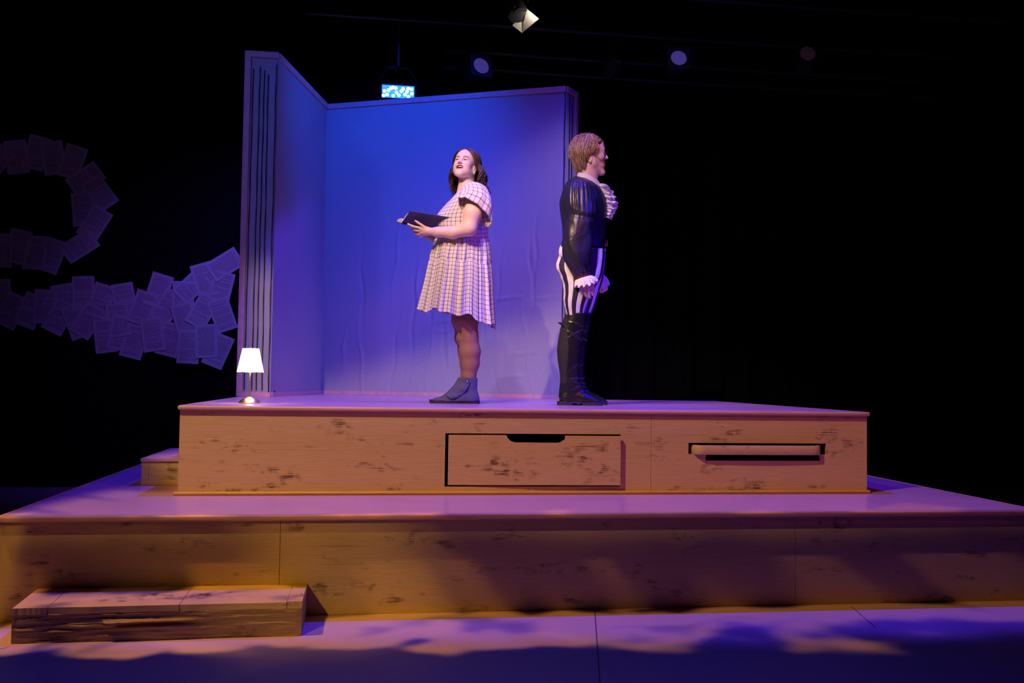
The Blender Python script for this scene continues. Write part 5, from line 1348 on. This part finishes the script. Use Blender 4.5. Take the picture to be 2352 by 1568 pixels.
rows_f = [((f[0]+min(i, 9)*3.2, f[1]), (b_[0]+min(i, 9)*3.2+4, b_[1]), ym, bb*.8, -dv-.02) for i, (f, b_, ym, bb, dv) in enumerate(rows_n)]
msleeve(1, 0, rows_f)
# dark red cuff bands and white cuff ruffles
def cuff(rw, ruff, lab=None):
    RR2, _ = interp_rows(rw, 5); g = body_loft(P, RR2, 40); gi = g.mean(1)[:, None]+(g-g.mean(1)[:, None])*.9
    b = MB(); b.loft(list(g)+list(gi[::-1])+[g[0]]); b.build('cuff_band', M_RED, mp_, angle=60)
    RR2, kk = interp_rows(ruff, 26)
    for amp, sc in ((.16, 1.0), (.20, .80)):
        g = body_loft(P, RR2, 220, 2.0, lambda k, a: (sc-1)+amp*(k/25)**.8*(abs(math.sin(a*8+.9*math.sin(a*2)+k*.03))**.7*1.6-1)+.05*(k/25)*math.sin(a*23))
        for j in range(220):
            a = j/220*2*math.pi; g[:, j, 2] += np.linspace(0, 1, 26)*.008*math.sin(a*13+1)
        gi = g.mean(1)[:, None]+(g-g.mean(1)[:, None])*.97
        b = MB(); b.loft(list(g)+list(gi[::-1])+[g[0]]); b.build('cuff_ruffle', M_WHITE, mp_, angle=180)
cuff([((1357, 624), (1318, 637), 0, .048, -.188), ((1358, 632), (1322, 643.5), 0, .044, -.186)],
     [((1357, 631), (1322, 642), 0, .045, -.186), ((1366, 637), (1320, 650), 1, .060, -.184), ((1371, 646), (1320, 658), 4, .070, -.182)])
cuff([((1384, 622), (1358, 632), 0, .036, .165), ((1386, 631), (1361, 640), 0, .035, .163)],
     [((1386, 630), (1361, 638), 0, .036, .165), ((1395, 641), (1366, 648), 0, .05, .163), ((1399, 653), (1374, 662), 3, .056, .16)])
# collar
rows = [((1374, 414), (1328, 396), -4, .064, 0), ((1378, 421), (1326, 399), -4, .070, 0), ((1381, 432), (1325, 405), -3, .080, 0)]
A, _ = interp_rows(rows, 8); g = body_loft(P, A, 60); gi = g.mean(1)[:, None]+(g-g.mean(1)[:, None])*.92
b = MB(); b.loft(list(g)+list(gi[::-1])+[g[0]]); b.build('collar', M_WHITE, mp_, angle=60)
# jabot: cascading ruffle ribbons
def ribbon(base, wid, freq, ph, dv, amp):
    b = MB(); n = 150; G = []; base = np.array(base, float); kk = np.linspace(0, len(base)-1, n)
    for i, t in enumerate(kk):
        j = min(int(t), len(base)-2); f = t-j; q = base[j]*(1-f)+base[j+1]*f; row = []
        s = i/(n-1)*2*math.pi*freq+ph; env = wid*(.55+.45*math.sin(math.pi*min(1, i/(n-1)+.12)))
        for w_ in np.linspace(0, 1, 9):
            ox = env*w_*(1+.12*math.sin(s*1.3)); oy = 3.2*math.sin(s*1.0)*w_+w_*w_*4
            row.append(P(q[0]+ox, q[1]+oy, dv+amp*w_*math.sin(s)+.010*w_*math.sin(s*2.3+1)))
        G.append(row)
    sheet_grid(b, G, .0015); return b.build('jabot_ruffle', M_WHITE, mp_, angle=180)
ribbon([(1374, 424), (1384, 442), (1392, 462), (1394, 482), (1393, 498)], 24, 5.2, .3, -.035, .024)
ribbon([(1374, 420), (1386, 440), (1395, 462), (1395, 484), (1392, 500)], 23, 6.1, 2.0, -.010, .026)
ribbon([(1376, 422), (1387, 442), (1395, 462), (1395, 480), (1394, 494)], 24, 5.6, 4.1, .018, .026)
ribbon([(1374, 422), (1384, 440), (1390, 460), (1391, 484), (1391, 500)], 17, 6.6, 1.1, -.052, .020)
b = MB(); g = [[P(px+dx_, py, d_) for d_ in np.linspace(-.05, .05, 7)] for (px, py, dx_) in ((1374, 420, 0), (1384, 436, 1), (1393, 456, 2), (1397, 476, 2), (1396, 492, 4), (1395, 503, 5))]
sheet_grid(b, g, .003); b.build('shirt_front', M_WHITE, mp_, angle=180)
# shirt puffing out over the waistband at the back
F = Field((float(P(1275, 580)[0]), MY-.16, zr(608)), (float(P(1310, 580)[0]), MY+.16, zr(560)), .003)
for i, dd_ in enumerate(np.linspace(-.10, .10, 5)): F.ell(P(1290.5+.8*math.sin(i*2.1), 580+4*math.sin(i*1.7), dd_), (.020, .030, .040+.010*math.sin(i*3)), .006)
V, Fc = F.mesh(); V = smooth_mesh(V, Fc, 2, .4); b = MB(); b.add(V, Fc); b.build('shirt_tail', M_WHITE, mp_, angle=180)

# tall boots
def mboot(s, dx):
    d = s*.082; Q = lambda px, py, q=0: PY(px+dx, py, MY+d+q)
    x_ = lambda px: float(Q(px, 800)[0]); z_ = lambda py: float(Q(1320, py)[2])
    F = Field((x_(1274), MY+d-.09, ZU+.020), (x_(1392), MY+d+.09, z_(714)), .0032)
    rows = [(912, 1284.5, 1352, .040), (902, 1285, 1347, .041), (890, 1286, 1339, .043), (878, 1287.5, 1334, .045), (866, 1287.5, 1331.5, .048), (850, 1285.5, 1330.5, .052), (828, 1281.5, 1330.5, .058), (803, 1279.5, 1333.5, .062), (775, 1283, 1337.5, .062), (755, 1287, 1341, .064), (738, 1292, 1345, .068), (719.5, 1298.5, 1347, .070)]
    F.stack([(z_(y), (x_(a)+x_(c))/2, MY+d, (x_(c)-x_(a))/2, bb) for (y, a, c, bb) in rows], 0, n=2.1)
    F.chain([Q(1303, 915), Q(1335, 915), Q(1355, 919), Q(1370, 921)], [.038, .040, .033, .026], .03)
    F.ell(Q(1366, 922), (.048, .041, .022), .02); F.ell(Q(1345, 921), (.055, .041, .028), .02); F.ell(Q(1304, 919), (.056, .037, .03), .02)
    F.d = np.maximum(F.d, (ZU+.024-F.a[2])[None, None, :].astype(np.float32))
    V, Fc = F.mesh(); V = smooth_mesh(V, Fc, 2, .5)
    # leather creases at the ankle and under the top
    for (py, am, sl, x0, wx) in ((762, .004, .6, 1325, 28), (772, .005, -.5, 1318, 30), (745, .003, -.2, 1320, 26), (868, .004, .3, 1322, 22), (877, .005, -.35, 1325, 22), (887, .004, .3, 1330, 20), (835, .003, .7, 1325, 22)):
        zc = z_(py); xc = x_(x0); r = np.exp(-((V[:, 2]-zc-sl*(V[:, 0]-xc))/.006)**2)*np.exp(-((V[:, 0]-xc)/(wx*.0029))**2)
        cx = x_(1312); nx = V[:, 0]-cx; ny = V[:, 1]-(MY+d); nl_ = np.hypot(nx, ny)+1e-6; V[:, 0] += nx/nl_*r*am*.9; V[:, 1] += ny/nl_*r*am*.9
    bm_ = MB(); mi = ((V[Fc].mean(1)[:, 0] < x_(1300)+.004*np.sin(V[Fc].mean(1)[:, 2]*20)) & (V[Fc].mean(1)[:, 2] > z_(880))).astype(int)
    bm_.add(V, Fc); bm_.mi = list(mi); bo = bm_.build('boot', [M_LEATH, M_SUEDE], mp_, angle=180)
    xs = np.array([1281.5, 1283, 1290, 1305, 1320, 1345, 1362, 1376, 1383, 1385.5]); wd = np.array([.01, .024, .034, .037, .036, .041, .041, .032, .018, .004])
    poly = [(x_(x), MY+d-w_) for x, w_ in zip(xs, wd)]+[(x_(x), MY+d+w_) for x, w_ in zip(xs[::-1], wd[::-1])]
    b = MB(); b.prism(poly, ZU+.013, ZU+.027); b.build('sole', M_RUB, bo, angle=50)
    poly = [(x_(x), MY+d-w_) for x, w_ in zip(xs[:4], wd[:4])]+[(x_(1314), MY+d-.037), (x_(1314), MY+d+.037)]+[(x_(x), MY+d+w_) for x, w_ in zip(xs[:4][::-1], wd[:4][::-1])]
    b = MB(); b.prism(poly, ZU+.0005, ZU+.0128); b.build('heel', M_RUB, bo, angle=50)
    xf = xs[5:]; wf_ = wd[5:]; poly = [(x_(1336), MY+d-.038)]+[(x_(x), MY+d-w_) for x, w_ in zip(xf, wf_)]+[(x_(x), MY+d+w_) for x, w_ in zip(xf[::-1], wf_[::-1])]+[(x_(1336), MY+d+.038)]
    b = MB(); b.prism(poly, ZU+.0005, ZU+.0128); b.build('sole', M_RUB, bo, angle=50)
    # flared tab behind the knee
    b = MB(); G = []
    for t in np.linspace(0, 1, 12):
        G.append([Q(1300-7*t-11*t*t*math.cos(a_*.9)*(1 if t > .01 else 1), 757-16*t-abs(a_)*1.5*t, .05*math.sin(a_)*(1+.15*t)) for a_ in np.linspace(-1.2, 1.2, 12)])
    sheet_grid(b, G, .003); b.build('knee_tab', M_SUEDE, bo, angle=180)
mboot(-1, 0); mboot(1, 11)

# hair
b = MB(); rg = np.random.default_rng(21); cen = TM.p((-.014, 0, .03))
L = []
for th in np.linspace(.02, 2.35, 30):
    an = np.linspace(0, 2*np.pi, 60, endpoint=False)
    q = np.stack([np.sin(th)*np.cos(an), np.sin(th)*np.sin(an), np.full(60, np.cos(th))], 1)*np.array([.1045, .083, .0975])+S0
    lim = .103-1.35*(.075-q[:, 0]); bad = q[:, 2] < lim; q[bad] = q[bad]+(np.array([-.03, 0, .03])-q[bad])*.35; L.append(TM.p(q))
b.loft(L[::-1], cap1=True, col=np.array([.75, .75, .75]))
def mclump(d0, d1, w, infl0, infl1, col, tiplift=.0, bow=0.0, n=14):
    pts = []; ph_ = rg.uniform(0, 1.6); perp = np.cross(d0, d1); perp /= np.linalg.norm(perp)+1e-9
    for t in np.linspace(0, 1, n):
        d = slerp(d0, d1, t); r = 1+infl0+(infl1-infl0)*math.sin(math.pi*min(t*1.1, 1)*.5)+bow*math.sin(math.pi*t)+tiplift*max(0, t-.75)*4
        wv = math.sin(t*7+ph_+d0[0]*5)*.004*t; pts.append(TM.p(S0+d*np.array([.107, .086, .100])*r+perp*wv+rg.normal(size=3)*.0006))
    clump(b, pts, w, .45, .2, col, cen)
cnt = 0
while cnt < 1900:
    d0 = rg.normal(size=3); d0 /= np.linalg.norm(d0); q = d0*np.array([.107, .086, .100])+S0
    if q[2] < .104-1.35*(.072-q[0])+.0 or q[2] < -.02: continue
    cnt += 1
    a = math.atan2(d0[1], d0[0]); c = rg.uniform(.4, 1.7); col = (c, c*rg.uniform(.9, 1.02), c*rg.uniform(.8, 1.0)); w_ = rg.uniform(.0009, .0026)
    back = d0[0] < -.15
    if d0[0] > .25 and d0[2] > .35 and abs(d0[1]) < .75:      # front top: swept back and over
        d1 = d0+np.array([-.55, (.55 if d0[1] > -.1 else -.75), -.15])+rg.normal(size=3)*.2
        infl1 = .16 if d0[1] > 0 else .10
    elif back:
        d1 = d0+np.array([-.20, d0[1]*.25, -rg.uniform(.7, 1.15)])+rg.normal(size=3)*.19; infl1 = rg.uniform(.12, .26)
    else:
        sg = np.sign(d0[1]); d1 = d0+np.array([-.28, sg*.30, -rg.uniform(.5, .9)])+rg.normal(size=3)*.19; infl1 = rg.uniform(.06, .20)
    d1 /= np.linalg.norm(d1)
    # sides stop at the top of the ear
    q1 = d1*np.array([.107, .086, .100])+S0
    if q1[0] > -.045 and q1[2] < -.005: d1[2] = max(d1[2], -.42); d1[0] = min(d1[0], .35); d1 /= np.linalg.norm(d1)
    mclump(d0, d1, w_, .0, infl1, col, tiplift=rg.uniform(-.02, .06), bow=.05)
for i in range(380):                                          # long back and nape layers
    a = rg.choice([-1, 1])*rg.uniform(1.75, math.pi); d0 = dirv(a, rg.uniform(-.1, .6)); d1 = dirv(a+rg.normal()*.08, rg.uniform(-1.05, -.55)); c = rg.uniform(.5, 1.6)
    mclump(d0, d1, rg.uniform(.0010, .0028), .04, rg.uniform(.14, .30), (c, c*.97, c*.9), tiplift=rg.uniform(-.08, .06), bow=.12)
for i in range(520):                                          # hair over the nape down to the collar
    az = rg.choice([-1, 1])*rg.uniform(1.95, math.pi); c = rg.uniform(.4, 1.6); j = rg.uniform(1.06, 1.24); e0 = rg.uniform(.0, .5)
    q0 = EL(dirv(az, e0), (.107, .086, .100))*1.0; q1 = S0+dirv(az, -.25)*np.array([.107, .086, .100])*j
    zt_ = rg.uniform(-.135, -.085)+.035*max(0, 2.5-abs(az)); q2 = np.array([q1[0]*.80-.004, q1[1]*.74, zt_+.02]); q3 = np.array([q1[0]*.70-.002, q1[1]*.68, zt_]); wv_ = rg.normal()*.004
    pts = []
    for t in np.linspace(0, 1, 16):
        a_, b_ = (1-t), t; q = a_**3*q0+3*a_*a_*b_*(q1*1.04)+3*a_*b_*b_*(q1*np.array([1.02, 1.02, 1])+np.array([0, 0, -.05]))+b_**3*q3
        q = q+np.array([0, wv_*math.sin(t*8+az*3), 0]); pts.append(TM.p(q))
    clump(b, pts, rg.uniform(.0011, .0028), .45, .2, (c, c*.97, c*.9), cen)
for i in range(34):                                           # lock falling over the far temple
    d0 = dirv(rg.uniform(.1, .6), rg.uniform(.9, 1.2)); d1 = dirv(rg.uniform(.35, .8), rg.uniform(.28, .5)); c = rg.uniform(.6, 1.4)
    mclump(d0, d1, rg.uniform(.002, .005), .02, .17, (c, c*.97, c*.9), tiplift=.03, bow=.10)
for i in range(40):                                           # sideburn in front of the ear
    d0 = dirv(-rg.uniform(1.0, 1.6), rg.uniform(.3, .6)); d1 = dirv(-rg.uniform(1.15, 1.45), rg.uniform(-.42, -.15)); c = rg.uniform(.5, 1.1)
    mclump(d0, d1, rg.uniform(.002, .005), .02, .05, (c, c*.97, c*.9))
b.build('hair', M_HAIR_M, mp_, angle=180)
M_TAPE = mat('translucent skin tape', (.75, .55, .5), .25)
b = MB(); b.tube([TM.p((-.012, -.088, -.012)), TM.p((.0, -.088, -.006)), TM.p((.02, -.078, -.018)), TM.p((.045, -.066, -.036)), TM.p((.062, -.053, -.045)), TM.p((.075, -.040, -.046))], .0014, 8)
b.sphere(TM.p((.077, -.039, -.046)), .0028, 10); b.build('headset_microphone', mat('beige microphone wire', (.45, .28, .22), .5), mp_)
